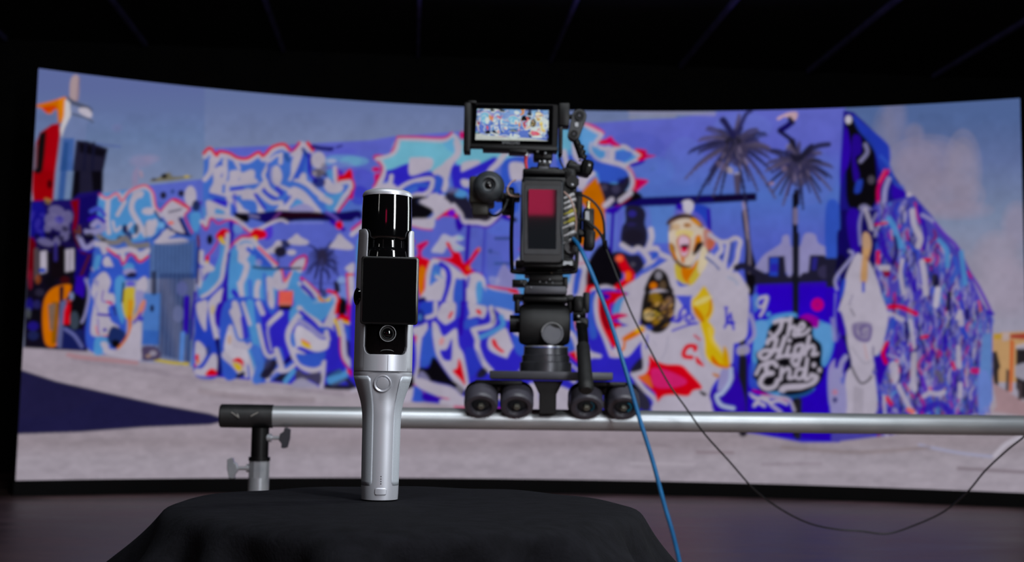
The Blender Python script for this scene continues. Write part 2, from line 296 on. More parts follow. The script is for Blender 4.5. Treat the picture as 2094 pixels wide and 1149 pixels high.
S('n', 26, "1660 240 1720 220", .8); S('n', 20, "1560 280 1620 240", .8); E('W', 1600, 400, 60, 24, 0, .6); P('p', "1680 500 1740 540 1700 570"); P('m',"1650 480 1680 520 1690 640 1660 640",.4)
# dark band below upper lettering
P('n', "430 1010 700 1010 1000 980 1300 1010 1700 1000 1930 980 1930 1090 1640 1110 1300 1090 1080 1120 900 1149 700 1090"); P('k', "460 1020 620 1030 620 1120 500 1090"); P((30,0,20), "980 1000 1440 1000 1500 1060 1100 1080 960 1060"); S((100,50,120), 24, "860 1149 960 1040 1000 1000"); S((90,70,160), 34, "1540 1000 1640 1060 1720 1149"); P('k',"1080 1040 1480 1040 1540 1090 1100 1100",.6)
S('v',30,"640 1040 740 1060",.6)
# F tile
T(400,440,5.7444)
P('l', "880 110 1000 90 1400 80 1600 80 1750 150 1930 70 1900 900 1500 960 1200 640 1000 640 700 300")
S((124,130,190), 20, "1090 90 1500 90",.6); S('B', 50, "1600 80 1740 170"); E('r', 1690, 120, 44, 50); P((70,50,180), "820 140 900 130 900 260 820 290")
P('w', "1080 310 1140 260 1190 220 1240 260 1330 310 1300 350 1150 350"); P('w', "1590 350 1640 290 1690 220 1760 280 1860 370 1820 410 1680 400 1560 380"); P('w', "800 430 900 370 960 300 1020 330 960 440 880 450"); E('w', 1130, 440, 54, 34); P('w', "1760 620 1860 560 1860 680 1790 660"); E((120,140,190),1720,770,50,50); P((100,120,190),"1680 840 1780 830 1780 990 1700 980")
E('K', 1000, 430, 74, 66); E((26,28,60), 1060, 340, 60, 40, .6, .9); Z('K', 14, "975 470 970 620")
for s in ("1470 500 1400 390 1320 350", "1500 480 1560 370 1600 310", "1520 500 1600 440 1620 400","1420 560 1360 620 1300 700", "1540 580 1640 640 1680 720","1500 620 1560 700 1560 780","1440 600 1420 700 1400 760","1520 540 1620 540 1660 620"): S((34,36,84), 44, s, .9, 14)

for i in range(16): frond2(1490, 470, math.radians(-60 + 300 * i / 15), 190)
E((40,36,62), 1490, 500, 60, 110, 0, .85); Z((30,30,70), 30, "1480 640 1470 900")
S((40,44,110), 14, "1370 800 1740 810", .7); P('K', "1630 780 1680 800 1700 900 1640 900"); P('k', "1680 980 1770 1000 1770 1149 1690 1149")
# left of F: characters
P('l', "70 60 200 40 300 120 420 80 620 190 640 240 420 380 300 480 80 480 60 300")
S('w', 60, "80 80 140 110 160 20 400 30 540 100 640 180 760 160 880 100 1000 60 1080 90", 1, 30); S('m', 22, "80 110 130 170 170 60 200 40 270 100 380 60 480 90 640 210"); P('r', "240 240 320 160 400 190 360 260 270 290"); P('r', "640 230 700 160 820 190 830 260 720 290 620 270"); S('y', 50, "300 280 340 350"); S('y', 60, "700 280 700 340"); E('k', 170, 290, 34, 60); S('B', 50, "420 90 430 220 410 330"); E('L', 500, 160, 60, 60, 0, .5)
S('m', 20, "640 240 540 250 440 340 400 390"); S('m', 18, "270 300 200 420 150 470"); E('r', 140, 510, 24, 40); E('y', 135, 570, 26, 34)
P('c', "60 640 200 640 280 480 300 340 380 400 360 560 340 700 200 900 60 980 30 800"); S('w', 60, "70 440 80 560 190 620 60 660 60 780", 1, 40); S('p', 26, "90 700 160 650 100 760", .8); S('w', 50, "380 230 370 400 330 600 300 760 180 900 80 960", 1, 40)
P('w', "100 620 200 600 220 650 110 700 60 860 30 800"); S('v', 40, "60 640 80 760"); S('n', 30, "40 300 30 500 20 800"); S((90,20,20),30,"30 250 40 360")
S('B', 50, "400 460 390 620 370 720 340 900 340 1149"); P('w', "200 960 320 860 330 960 260 1100 180 1149 150 1050"); P('w', "30 1149 40 1050 100 1000 140 1020 130 1149"); S('i', 30, "160 960 150 1149"); P('B',"330 860 390 860 390 1149 290 1149")
P('c', "420 440 500 340 560 300 620 290 700 330 740 400 900 560 960 600 900 1149 560 1149 400 1149 390 700"); S('w', 54, "480 330 560 280 660 290 730 360 840 470 930 590"); S('m', 20, "450 330 540 260 640 260"); S((200,60,90), 26, "740 380 860 490 960 580")
S('w', 70, "520 380 510 500 600 580 580 700 540 800 540 900 580 1149", 1, 60); P('w', "560 330 680 350 640 460 560 560 520 420"); S('i', 50, "620 400 680 450"); P('i', "690 380 760 440 880 560 900 610 760 590 700 480"); E('v', 740, 560, 40, 40, 0, .7); S('c', 90, "460 440 450 640 430 860"); S('d', 60, "450 900 500 1000 440 1149"); S('w', 60, "450 1000 480 1149", 1, 80); S('w', 40, "510 800 540 940 600 1100")
P('c', "620 760 760 640 860 660 800 740 700 800 660 900 700 1149 620 1149"); S('b', 50, "640 780 650 1100"); S('w', 60, "740 790 720 900 740 1149"); S('w', 76, "870 760 880 900 900 1149"); S('b', 40, "810 700 820 900 830 1149"); S('R', 12, "860 900 850 1000", .6); P('w', "940 660 1000 660 1030 800 1140 640 1180 660 1120 740 1080 860 960 880 900 800"); S('c', 40, "880 700 960 640",.6)
P('c', "1160 640 1240 680 1220 760 1280 880 1380 1000 1300 1149 1180 1100 1140 900 1080 880"); S('O', 24, "1010 640 1030 700 1050 780 1120 680"); P('w', "1120 590 1200 530 1290 510 1300 600 1260 640 1240 680 1160 640"); S('m', 26, "1120 590 1200 510 1290 480 1300 560 1270 640"); S('K', 24, "680 610 780 625 900 630 1240 625"); S('p', 24, "1040 660 1060 740", .7)
Q((200,80,72), "980 890 1150 890 1140 1060 975 1060"); 
for y in (920,960,1000,1030): Z((216,120,100), 8, f"1000 {y} 1130 {y}", .7)
Q('k', "985 1060 1130 1060 1120 1120 990 1115")
S('m', 30, "1240 740 1320 800 1440 910"); S('w', 40, "1220 800 1300 900 1420 980", .8); S('w', 40, "1280 790 1380 890 1440 960"); S('B', 34, "1250 840 1320 900 1400 990"); P('c', "1380 1000 1440 960 1620 980 1660 1000 1640 1149 1300 1149 1280 1060"); S('w', 40, "1440 960 1460 1020 1380 1060 1360 1149", .6); S('y', 40, "1460 980 1520 1020 1570 990"); E('K', 1510, 920, 34, 50, 0, .7); S('r', 36, "1560 890 1640 920 1680 990 1680 1149"); S('o', 26, "1450 940 1470 990 1530 1020"); S('w', 40, "1580 960 1640 960 1640 1060 1600 1149", .8)
P('w', "1790 690 1860 720 1860 1149 1820 1100 1790 900"); S('m', 24, "1780 690 1790 900 1810 1080"); S('r', 24, "1780 700 1850 700"); P('m', "1790 1040 1860 1100 1860 1149 1790 1149")
S('v', 30, "1200 1060 1260 1149",.6)
# G tile
T(400,620,5.7444)
P('D', "0 0 60 0 250 120 240 460 100 500 0 400"); P('w', "20 0 140 0 130 180 120 330 60 240 20 120"); P('w', "170 0 270 0 230 80 220 220 270 420 230 420 190 250"); S('w', 60, "180 0 200 180 260 440"); E('Y', 205, 80, 24, 60, 0, .6); P('B', "270 0 380 0 370 160 300 260 240 260 230 120"); S('v', 40, "270 340 340 260 400 170"); P('B', "300 340 350 330 340 560 290 520")
P('D', "0 300 130 380 220 420 280 540 290 850 0 850"); P('w', "0 480 40 450 110 520 130 600 60 720 0 720"); E('r', 20, 640, 22, 44); E('o', 30, 690, 22, 20); E('m', 0, 730, 14, 22); P('w', "0 770 90 760 200 600 250 620 260 700 260 820 140 860 0 840"); P('r', "120 850 150 790 200 770 250 800 250 850"); E((40,50,90), 150, 560, 30, 60, 0, .6); S('n', 60, "260 440 290 600 280 830"); 
P('i', "340 0 900 0 940 300 1100 600 1140 800 800 940 680 900 560 860 330 850"); P('w', "400 100 460 80 560 380 560 420 520 440 480 330 440 200"); P('w', "430 0 500 0 560 240 580 400 540 380 460 220"); P('w', "380 300 430 260 480 400 560 450 660 540 700 700 690 900 650 900 620 720 560 860 460 790 400 720 310 620 350 520"); P('W', "340 480 380 330 430 400 440 520 600 560 620 700 560 660 440 650 350 560"); E('f', 400, 430, 26, 60, 0, .8); S('b', 30, "460 300 510 430 640 420"); S('d', 60, "560 180 590 400", .9); S('c', 50, "640 560 690 700 720 860"); S('w', 34, "640 480 720 640 700 860")
P('r', "430 680 500 640 560 680 560 760 540 720 480 690"); P('y', "440 700 520 720 550 780 500 800 460 760"); S('w', 40, "590 740 600 860"); P('i', "340 680 480 800 480 860 330 850"); S('K', 50, "500 860 560 830"); S('c', 90, "640 0 660 200 700 400 720 520"); S('b', 110, "700 540 760 740 720 900"); S('w', 40, "560 0 600 120 640 250"); S('w', 44, "740 260 780 440 820 580 870 630 920 610", 1, 44)
P('d', "760 0 900 140 960 80 1100 80 1080 500 1140 660 1060 700 1000 520 900 600 840 560 800 400"); S('w', 60, "740 0 790 120", .9); S('w', 50, "880 0 900 40"); S('w', 60, "1000 120 890 220 860 260", 1, 50); S('v', 30, "860 260 850 360 890 560"); S('w', 60, "950 550 980 640 1020 780"); S('w', 50, "1010 760 850 900"); S('w', 44, "1000 800 1080 790 1160 730"); P('K', "760 860 840 720 920 660 960 720 860 880"); P('K', "900 900 980 840 1080 820 1150 780 1080 920"); P((50,50,80), "830 660 900 680 860 760 800 780",.8); S('n', 50, "1060 700 1140 620"); S('c', 60, "1060 920 1120 840 1150 800"); S('i', 50, "900 880 960 830",.8); Q((180,100,90),"975 0 1130 0 1130 30 975 30"); Q('k', "975 30 1120 30 1110 80 985 80")
P('c', "1110 100 1200 0 1300 60 1240 200 1120 250"); S('w', 70, "1220 140 1120 280 1090 400 1130 540 1180 660 1260 750 1370 790 1480 760 1520 700", 1, 60); S('w', 60, "1220 60 1320 130 1400 200 1500 280 1600 320"); P('c', "1260 60 1400 0 1640 0 1500 200 1420 180"); S('v', 50, "1220 200 1340 280 1480 390 1560 350"); S('d', 50, "1240 110 1380 230 1440 300"); P('w', "1640 0 1660 120 1600 300 1500 290 1560 140"); P('W', "1190 270 1330 320 1460 420 1560 440 1560 520 1500 560 1400 570 1230 510 1150 540"); E('v', 1240, 240, 50, 40, 0, .5); P('y', "1250 440 1330 480 1370 530 1310 530 1250 490"); S('O', 20, "1250 430 1340 480"); S('w', 50, "1180 560 1290 620"); P('i', "1180 600 1290 600 1420 580 1520 570 1500 700 1400 760 1240 720"); E('b', 1140, 420, 26, 80); S('b', 44, "1140 380 1160 500")
P('d', "1470 300 1600 300 1700 470 1720 640 1760 800 1640 820 1540 780 1540 640 1580 440"); S('i', 50, "1480 300 1550 320"); S('w', 50, "1540 340 1560 430"); S('w', 50, "1510 700 1500 820 1480 980"); P((60,56,84), "1200 780 1300 830 1470 820 1460 960 1330 900 1180 900"); P((140,136,160), "1140 940 1240 880 1340 920 1440 990 1160 990"); P('c', "1560 860 1760 760 1780 900 1640 960 1560 940"); S('K', 60, "1540 980 1700 990 1860 990"); S((30,40,90), 60, "1560 840 1700 800", .7); S('d', 50, "1700 700 1740 780"); S('K', 50, "1780 900 1860 980"); S((60,60,90),40,"1620 960 1760 900",.8)
P('k', "1690 0 1780 0 1750 160 1690 180"); S('r', 34, "1670 0 1650 120"); P('r', "1660 200 1700 140 1800 160 1860 280 1780 240"); S('y', 40, "1640 200 1680 300 1700 380"); S('y', 30, "1720 210 1800 240"); S('w', 60, "1700 220 1730 340 1740 500 1760 640 1860 760"); S('m', 20, "1700 400 1720 640 1860 850"); P('i', "1750 290 1860 330 1860 560 1780 420"); P('K', "1780 430 1860 560 1860 660 1800 640"); P('m', "1780 100 1860 60 1860 240 1800 160"); S('r', 40, "1800 800 1860 860"); S('w',60,"1760 640 1860 760")
# H tile: teal letter + upper centre
T(740,230,5.7444)
P('t', "150 520 320 500 420 310 700 320 980 310 1080 250 1160 330 1150 470 1100 560 940 620 860 700 560 600 280 700 240 660")
P('t', "1100 330 1300 340 1700 420 1960 430 1900 560 1500 620 1340 620 1140 640 1100 500"); P((90,150,190),"950 330 1120 310 1110 470 1010 440",.8)
P('d', "250 700 400 660 560 600 600 700 960 720 980 860 900 980 600 960 360 880 330 800 230 820"); S('w', 50, "200 540 260 660 240 780 160 900", 1, 60); S('m', 26, "420 310 330 500 150 520 240 660 140 880"); S('w', 44, "440 320 380 480 180 550"); S('w', 44, "440 310 700 320 960 330 1080 270 1140 380"); S('m', 24, "420 290 640 290 960 300 1060 240"); E('m', 170, 670, 50, 30); P('m', "150 740 200 720 170 860"); E('m', 1180, 270, 30, 50)
P('w', "560 560 600 530 820 540 830 640 760 690 570 740"); P('w', "830 700 940 620 1000 560 1100 480 1120 350 1180 400 1130 520 1060 620 1000 700 1020 860 960 940 900 780"); S('w', 80, "1120 350 1130 480 1040 600 990 760 970 900", 1, 60); S('w', 50, "350 750 320 860 200 900"); P('w', "130 900 330 830 440 900 520 960 660 980 560 1090 400 1149 100 1149"); S('w', 50, "440 900 560 830 700 790 830 790 800 920 700 980"); S('i', 60, "520 900 640 850 760 860"); S('b', 50, "500 960 640 900", .8); P('i', "880 730 960 780 940 900 880 970 850 900 860 800")
P('w', "600 960 740 960 760 1060 600 1149 400 1149"); P('k', "560 1100 640 1040 760 1040 860 1149 560 1149"); P('w', "780 980 900 960 900 1100 820 1149"); P('w', "880 1000 950 970 1060 1050 1140 1149 850 1149"); P('K', "980 980 1080 930 1240 1000 1260 1149 1160 1149"); E('m', 1050, 1149, 60, 40)
P('d', "1060 640 1180 640 1180 860 1260 900 1260 960 1120 960 1060 800"); P('w', "1190 590 1390 570 1320 700 1200 750 1170 700"); S('d', 110, "1180 760 1360 680 1560 580"); P('w', "1170 790 1260 800 1250 880 1180 860"); S('w', 70, "1700 460 1600 600 1500 720 1600 880", 1, 60); S('i', 110, "1950 560 1720 600 1690 760 1700 880 1620 980"); P('w', "1740 600 1900 600 1960 700 2000 800 1850 800 1760 800"); S('w', 40, "1700 480 1960 500"); P('c', "1120 900 1240 940 1200 1000 1100 980"); P('i', "1900 560 2068 600 2068 760 1980 720")
P((90,84,110),"1040 880 1140 900 1100 960 1000 940",.6)
# band behind viewfinder
T(0,0,1)
P('K', "905 405 960 410 1045 440 1050 455 960 450 920 430"); P('i', "1000 395 1050 370 1060 430 1010 440")
P('k', "838 405 880 405 888 430 870 448 838 446"); E((26,30,60), 862, 412, 10, 7)
P('w', "858 412 900 402 928 424 940 448 900 430 890 450 852 462 838 455 846 448 880 446 886 430")
# I tile
T(820,420,5.7444)
P('l', "100 240 380 290 420 180 600 90 700 260 1040 260 1220 110 1290 190 1420 300 1420 980 1000 960 960 800 200 900 130 560")
P('w', "100 170 250 160 380 160 400 180 380 270 250 270 110 230"); S('m', 14, "110 240 260 280 370 290"); P('w', "380 0 580 0 480 100 410 160 390 100"); P('m', "420 160 590 40 640 70 680 150 600 140 500 130"); S('w', 50, "620 0 700 100 740 190 900 200 1030 210 1180 90 1280 60", 1, 60); S('p', 20, "680 120 730 230 880 245 1040 250 1190 110"); P('B', "640 150 690 170 740 240 690 310 650 260"); P((60,20,190),"560 60 640 60 620 130 560 120",.8); S('r', 20, "430 160 560 60"); P('B', "1180 110 1240 90 1290 190 1200 160"); S((210,120,150), 24, "1220 60 1280 130"); P((80,100,190),"1040 270 1180 180 1290 200 1290 340 1060 340",.7)
P((160,158,180), "360 540 440 420 500 340 600 370 680 350 740 390 700 420 640 430 740 500 730 530 640 540 560 480 500 560 440 560"); E('t', 700, 380, 44, 24, 0, .5); E('t', 690, 510, 40, 22, 0, .5); E((110,120,190),160,510,20,30,0,.6)
Z('B', 44, "800 240 770 680"); Z('B', 16, "985 270 960 800", .8); Z((60,70,180), 30, "1000 300 990 900", .4)
P('r', "170 640 230 530 180 480 300 420 320 450 250 530 240 600 340 650 350 760 300 850 290 980 320 1080 240 1100 200 1000 170 800"); S('m', 40, "290 450 220 510 230 600"); P('o', "230 720 300 760 270 900 260 1040 220 1020 200 860"); P('r', "350 620 560 620 600 580 530 450 570 440 620 540 690 560 740 680 800 640 880 520 920 500 930 540 840 650 820 740 940 800 960 830 860 790 760 830 680 740 520 650"); S('m', 20, "830 670 900 560 920 500", .8); E('o', 920, 520, 20, 26, 0, .8); S('p', 20, "850 760 960 830"); E('o',800,740,30,30,0,.6)
S((40,60,110), 30, "1110 390 1290 390", .9); S((40,60,110), 26, "1110 685 1290 685", .9); S((60,80,130), 14, "1030 540 1160 570", .7); E((40,60,120), 1050, 540, 24, 30, 0, .7)
for x in (1040, 1080, 1110, 1140, 1180): Z((50,90,150), 12, f"{x} 600 {x} 930", .45)
P('v', "1200 700 1300 780 1420 800 1420 960 1120 960", .8); P((150,150,184), "1040 840 1160 860 1130 940 1060 940", .5)
S('r', 24, "1020 950 1140 970 1280 990 1420 1010"); S('w', 20, "1000 960 1180 1010 1420 1050"); P('r', "1260 980 1420 1000 1420 1050 1280 1020")
P('b', "960 880 1040 980 1320 1040 1420 1060 1420 1149 900 1149"); P('w', "280 1000 300 800 360 640 450 640 580 700 720 800 780 830 880 790 980 850 1000 960 1000 1010 960 960 900 1149 780 1149 760 880 700 870 640 880 600 1149 200 1149")
P('b', "340 900 380 700 460 700 480 720 440 900 360 960"); S('d', 60, "470 690 550 760 560 900 480 1149", 1, 70); S('w', 50, "350 980 440 910 470 960 420 1149"); S('c', 40, "400 800 480 860 500 960 460 1100", .8); S('w', 40, "420 840 500 900 490 1000 440 1149"); P('i', "640 900 740 880 770 1000 750 1149 620 1149"); S('B', 44, "750 890 750 1149"); S('d', 30, "800 850 780 960", .8); P('c', "900 900 960 920 940 1149 900 1149 880 1000"); P('n', "200 1100 280 1080 300 1149 200 1149")
# J tile
T(820,620,5.7444)
P('d', "200 0 660 0 660 100 760 0 800 0 780 200 1030 60 1360 80 1440 560 1380 800 900 820 800 900 760 800 400 640 130 900 140 300")
P('D', "210 200 240 0 380 0 380 100 300 180"); E('n', 230, 160, 50, 90, 0, .6); E('c', 225, 170, 24, 40, 0, .6); S('w', 50, "410 0 400 130 310 170"); P('w', "500 0 640 0 640 160 620 200 540 250 500 240 430 170 440 100"); S('r', 30, "600 110 570 170"); S('B', 50, "720 0 710 200 700 360"); P('i', "660 0 700 0 690 150 660 160"); P('w', "790 0 900 0 1000 40 1010 100 970 180 900 160 790 180 810 120"); P('r', "880 80 930 80 950 130 910 130"); P('b', "900 0 1360 0 1360 120 1150 60 960 30"); P('w', "1110 50 1340 110 1290 150 1280 200 1220 190 1160 120"); S('w', 60, "1060 60 1090 200 1040 270 850 310"); S((60,60,80), 20, "1080 80 1110 160 1080 240", .7)
S('w', 60, "860 330 900 430 900 520 960 680 1060 800"); S('c', 60, "1180 160 1200 260 1080 340 940 400", .9); P('i',"760 200 900 190 900 260 820 300 750 300",.8); P('w', "1030 420 1100 370 1210 300 1250 320 1330 520 1430 600 1420 710 1280 660 1120 600 1030 530"); P('r', "1070 430 1110 430 1150 510 1220 570 1180 580 1090 510"); P('w', "130 300 250 260 310 230 310 330 250 400 200 400 130 370"); P('r', "130 400 190 400 180 600 130 600"); S('o', 30, "140 430 150 560"); S('w', 60, "220 390 190 640 180 800 150 900", 1, 60); P('i', "250 430 360 280 380 500 430 640 300 740 230 740")
P('w', "370 240 430 250 500 390 620 310 660 320 680 500 740 620 800 960 760 1020 660 960 480 720 400 540"); P('d', "460 560 540 540 600 420 600 640 570 680 500 660"); E('O', 480, 450, 30, 50, .3, .5); P('r', "610 800 660 760 680 650 720 740 760 960 700 900"); P('k', "220 760 320 760 370 640 420 660 520 800 600 900 740 1010 720 1080 600 980 400 930 220 880"); P('v', "230 800 290 830 340 920 220 890", .7); P('w', "120 900 220 880 400 940 600 990 700 1080 750 1100 740 1149 600 1149 400 1080 240 1010 130 930"); S('m', 20, "160 960 240 1030 320 1080 560 1130"); P('i', "150 970 260 1040 300 1149 130 1149"); P('B', "260 1060 400 1090 560 1149 280 1149"); P('w', "0 1149 60 1000 120 880 150 960 120 1149"); P('K', "900 820 960 760 1020 800 980 870 900 880"); P((140,136,150),"640 1000 700 960 740 1020 700 1080",.5); P('D',"760 540 900 560 960 700 900 800 800 860",.5)
# behind the tripod head / dolly
T(0,0,1)
P('d', "1060 700 1160 700 1330 700 1330 760 1060 770"); P('w', "1062 625 1140 622 1150 628 1100 640"); P('w', "1195 540 1215 540 1205 600 1195 660 1175 620")
S('w', 12, "905 822 960 826 1020 812 1060 826 1120 838"); S('m', 4, "930 832 1000 836 1050 838"); P('w', "1130 790 1170 800 1200 832 1160 838 1120 828"); P('w',"1080 790 1100 790 1110 830 1160 830 1160 860 1080 860")
P('r', "1165 640 1185 655 1190 740 1160 720 1155 700 1170 680"); P('o', "1165 690 1180 690 1180 720 1160 715"); S('w', 4, "1155 735 1188 762")
# the stretches that the scanner and the rig hide in the photo, carried on from what shows on either side
T(720,440,1)
P('c', "10 60 40 30 80 40 110 80 100 160 60 200 20 160"); S('w', 9, "0 40 30 20 70 24 110 60 128 110"); S('w', 8, "20 90 50 70 70 110 50 150 20 170"); S('m', 5, "0 30 34 8 80 14 126 54"); P('w', "60 120 90 100 110 150 90 210 66 190"); P('d', "0 170 40 200 100 210 130 260 120 340 40 350 0 330"); S('w', 9, "20 200 60 240 50 300 90 340"); P('r', "80 230 100 250 96 300 80 270"); S('w', 7, "0 360 50 350 110 368"); P('k', "60 330 110 300 126 350 80 356"); P('o', "100 60 128 90 126 150 104 120")
T(1055,430,1)
P('c', "10 90 70 80 110 120 100 190 30 190 0 150"); P('w', "60 20 90 0 130 30 110 60 80 60"); S('w', 9, "0 110 40 80 90 90 130 140"); S('w', 8, "40 120 30 170 70 210 60 260"); P('w', "70 150 100 140 120 200 96 250 74 210"); P('r', "84 170 96 190 92 220 82 200"); P('i', "0 200 60 220 120 210 130 280 60 300 0 290"); S('w', 9, "0 250 50 270 110 250 130 300"); P('o', "120 180 140 200 138 250 122 240"); P('k', "20 300 70 290 110 320 40 330"); S('m', 5, "10 80 60 66 110 100"); S('w', 8, "10 330 60 310 120 350")
# K tile
T(1100,220,5.7444)
P('c', "260 280 380 240 480 260 560 220 700 300 740 380 680 400 700 460 860 500 900 470 1030 440 1160 540 1180 580 1030 690 1100 760 1130 900 1080 1000 980 1149 760 1149 680 800 520 800 240 700")
P('t', "270 280 360 280 390 480 270 500", .8); P('L', "530 260 700 320 680 400 640 420 560 500 520 400", .6); P('i', "240 600 400 560 560 600 560 700 260 720"); S('w', 60, "310 520 340 680"); S('w', 56, "430 420 440 560 500 640", 1, 60)
S('w', 50, "560 210 700 290 750 320 690 400 680 450 760 480 880 490 1010 460 1100 520 1200 570 1130 640 1040 680"); S('m', 18, "540 190 640 210 760 280 780 310"); S((210,100,130), 14, "560 195 740 280"); P('m', "720 400 800 370 860 340 900 390 960 440 980 460 900 460 840 430 730 430"); P('r', "720 405 780 385 830 430 730 430"); P('m', "1130 490 1270 500 1290 550 1390 570 1280 600 1240 630 1180 620 1230 570"); S('r', 40, "1180 510 1240 560 1190 610"); P('B', "1060 690 1120 650 1260 620 1230 660 1130 690"); P('m', "1140 840 1300 860 1220 940 1100 1030 1110 930"); P('r', "1140 870 1200 880 1110 1000")
P('i', "640 560 760 640 900 670 1060 740 1090 860 1060 900 900 880 740 880 690 760 560 720 560 560"); P('b', "900 530 1060 510 1120 560 1010 640 900 620"); S('w', 34, "630 420 620 500 680 590 760 630", .8); S('c', 50, "690 480 760 560", .7); S('w', 60, "830 480 820 620"); S('w', 60, "880 500 870 640"); S('v', 16, "830 500 825 600"); S('w', 60, "780 620 900 650 1000 680 1080 740 1120 860 1100 960 1020 1040 940 1100"); S('m', 16, "1050 700 1110 760 1145 860 1120 960 1040 1060")
P('K', "720 900 800 880 920 900 980 850 1070 810 1080 900 1020 1000 900 1149 760 1149"); E((70,64,90), 780, 940, 40, 40, 0, .6); E((64,60,90), 920, 960, 50, 50, 0, .6); E('n', 980, 860, 50, 30, 0, .6); P('w', "460 840 560 780 640 740 680 790 600 860 540 960 480 960"); P('w', "780 1149 860 1080 890 1100 860 1149"); P((176,96,16), "510 1010 660 840 700 850 780 1149 540 1149")
E((84,110,180),1370,680,60,60,0,.3); E((70,96,160),1350,730,40,24,0,.4)
# long dark bar + Lt tile
T(1140,400,5.7444)
P((176,96,16), "260 0 520 0 560 180 560 420 520 600 300 610 240 520 400 300"); Q('n', "620 90 860 30 2340 -30 2340 60 1500 110 900 130 640 130"); Q((14,6,40), "1800 0 2340 -30 2340 60 1850 80"); P('k', "1000 20 820 90 760 80 720 0 880 -60"); S('w', 60, "560 120 640 50"); S('w', 60, "740 60 860 -30"); S((150,0,60),16,"560 160 720 120 860 20",.8)
Q((88,106,184), "560 180 1380 120 1380 560 1000 560 740 680 560 760 330 760 330 640 560 440"); Z('B', 40, "660 150 630 700"); P('B', "560 180 620 140 760 130 740 170 660 220 570 200"); Q('l', "700 200 790 170 740 680 680 690"); Q((76,120,186),"1080 130 1380 130 1300 560 1140 560",.6)
P('K', "810 130 980 130 1040 210 1030 330 1060 430 1050 560 980 620 760 560 760 380 800 300"); E((40,34,120), 880, 215, 50, 40); E((40,34,90), 870, 340, 60, 24, 0, .6); E((24,20,30), 900, 480, 120, 80, 0, .7)
S('w', 60, "760 580 880 650 960 620 1060 720 1080 800 1030 860", 1, 60); S('w', 64, "1100 400 1110 500 1060 640", 1, 60); S('w', 60, "1040 640 1160 620 1200 680 1330 740"); S('w', 50, "1180 700 1100 800 1090 860 1120 900"); P('i', "1120 680 1180 660 1190 720 1110 760"); P('K', "640 690 740 660 860 700 960 700 1020 800 1000 860 900 940 760 900 680 860"); P('k', "330 860 480 600 600 600 700 860 700 1060 340 1060"); E('g', 890, 810, 30, 28, 0, .6); S((20,40,80),30,"1180 830 1300 770",.8); P('i',"1000 860 1180 780 1280 760 1180 850 1020 920",.8)
S('r', 90, "740 740 800 860 860 940 820 1020 640 1149", 1, 110); E((220,90,60), 730, 740, 46, 40); E((210,90,30), 830, 950, 40, 60); P('k', "560 760 680 780 760 900 740 1000 560 1040"); P('r', "340 1060 480 1070 560 1149 330 1149"); S('w', 60, "420 1120 560 1080 660 1110"); E('v', 600, 1110, 60, 24, 0, .7)
P('w', "230 640 350 790 340 940 310 1149 120 1149 180 900"); P('i', "220 880 290 870 270 1000 240 1149 180 1149"); S('m', 12, "240 800 330 790"); S('R', 20, "370 900 350 1060", .8); S((100,90,180), 30, "300 600 460 600",.5)
# player: head
P('w', "1100 880 1300 760 1400 720 1760 650 1960 860 2068 900 2068 1149 820 1149 960 960")
P('W', "1420 180 1490 60 1600 90 1600 200 1500 220"); P('D', "1600 110 1780 150 1800 400 1700 330 1590 200"); P('B', "1400 110 1480 100 1470 180 1400 160"); S('B', 40, "1780 170 1790 400"); S((90,84,180), 30, "1400 200 1560 190 1680 260 1760 400"); E('W', 1540, 130, 64, 80); 
P((190,175,160), "1330 320 1440 240 1560 240 1680 330 1740 400 1740 560 1640 700 1560 830 1440 830 1340 700 1310 500")
P((120,90,80), "1280 340 1320 270 1440 215 1560 220 1680 300 1720 380 1660 370 1560 280 1440 280 1340 330"); P((30,24,30), "1285 330 1330 270 1430 225 1560 230 1640 280 1560 260 1440 265 1340 300 1310 350"); P((186,120,30), "1560 280 1620 270 1690 350 1640 350"); E((170,110,40), 1530, 350, 50, 30, 0, .8); E((80,56,40), 1520, 350, 30, 12, 0, .8); E((176,136,90), 1390, 370, 60, 40, 0, .6); E((100,80,80),1330,380,24,50,.2,.6)
P((196,176,120), "1400 420 1500 400 1600 430 1560 500 1480 450 1400 480"); P((170,100,60), "1400 560 1420 490 1490 460 1560 500 1570 600 1540 700 1480 740 1440 700"); P((190,160,180), "1425 560 1440 490 1490 475 1545 510 1550 600 1520 700 1460 700"); P('k', "1450 580 1490 590 1540 570 1530 640 1460 640"); E((190,10,60), 1490, 630, 36, 40); E((30,10,16), 1490, 595, 30, 22)
P((190,110,20), "1630 480 1680 470 1700 560 1640 640 1590 660 1610 560"); P((30,24,26), "1640 560 1720 560 1660 660 1590 700"); P((90,60,30), "1330 560 1380 600 1400 720 1460 800 1560 820 1600 740 1560 850 1480 860 1400 800 1340 700"); S((186,110,30), 30, "1340 580 1370 680 1400 740"); P((186,100,30), "1450 740 1480 730 1500 780 1470 790"); P((150,110,40), "1310 560 1350 590 1360 680 1320 660"); P((196,190,180), "1720 400 1760 400 1740 500 1700 540",.6)
P((170,120,110), "1720 400 1820 440 1860 560 1800 640 1730 620"); P((170,90,70), "1760 520 1850 520 1830 620 1770 640"); P((60,30,70), "1740 620 1800 650 1780 700 1740 680",.7)
P('Y', "1380 800 1460 850 1580 840 1640 760 1760 760 1700 900 1600 1040 1500 1060 1400 980"); P((184,100,20), "1460 850 1560 860 1660 760 1600 900 1560 1030 1480 980"); P((190,176,150), "1700 620 1760 640 1760 800 1680 920 1650 840"); P((60,80,180), "1400 990 1480 1040 1560 1050 1440 1070"); S('Y',40,"1560 1000 1620 900")
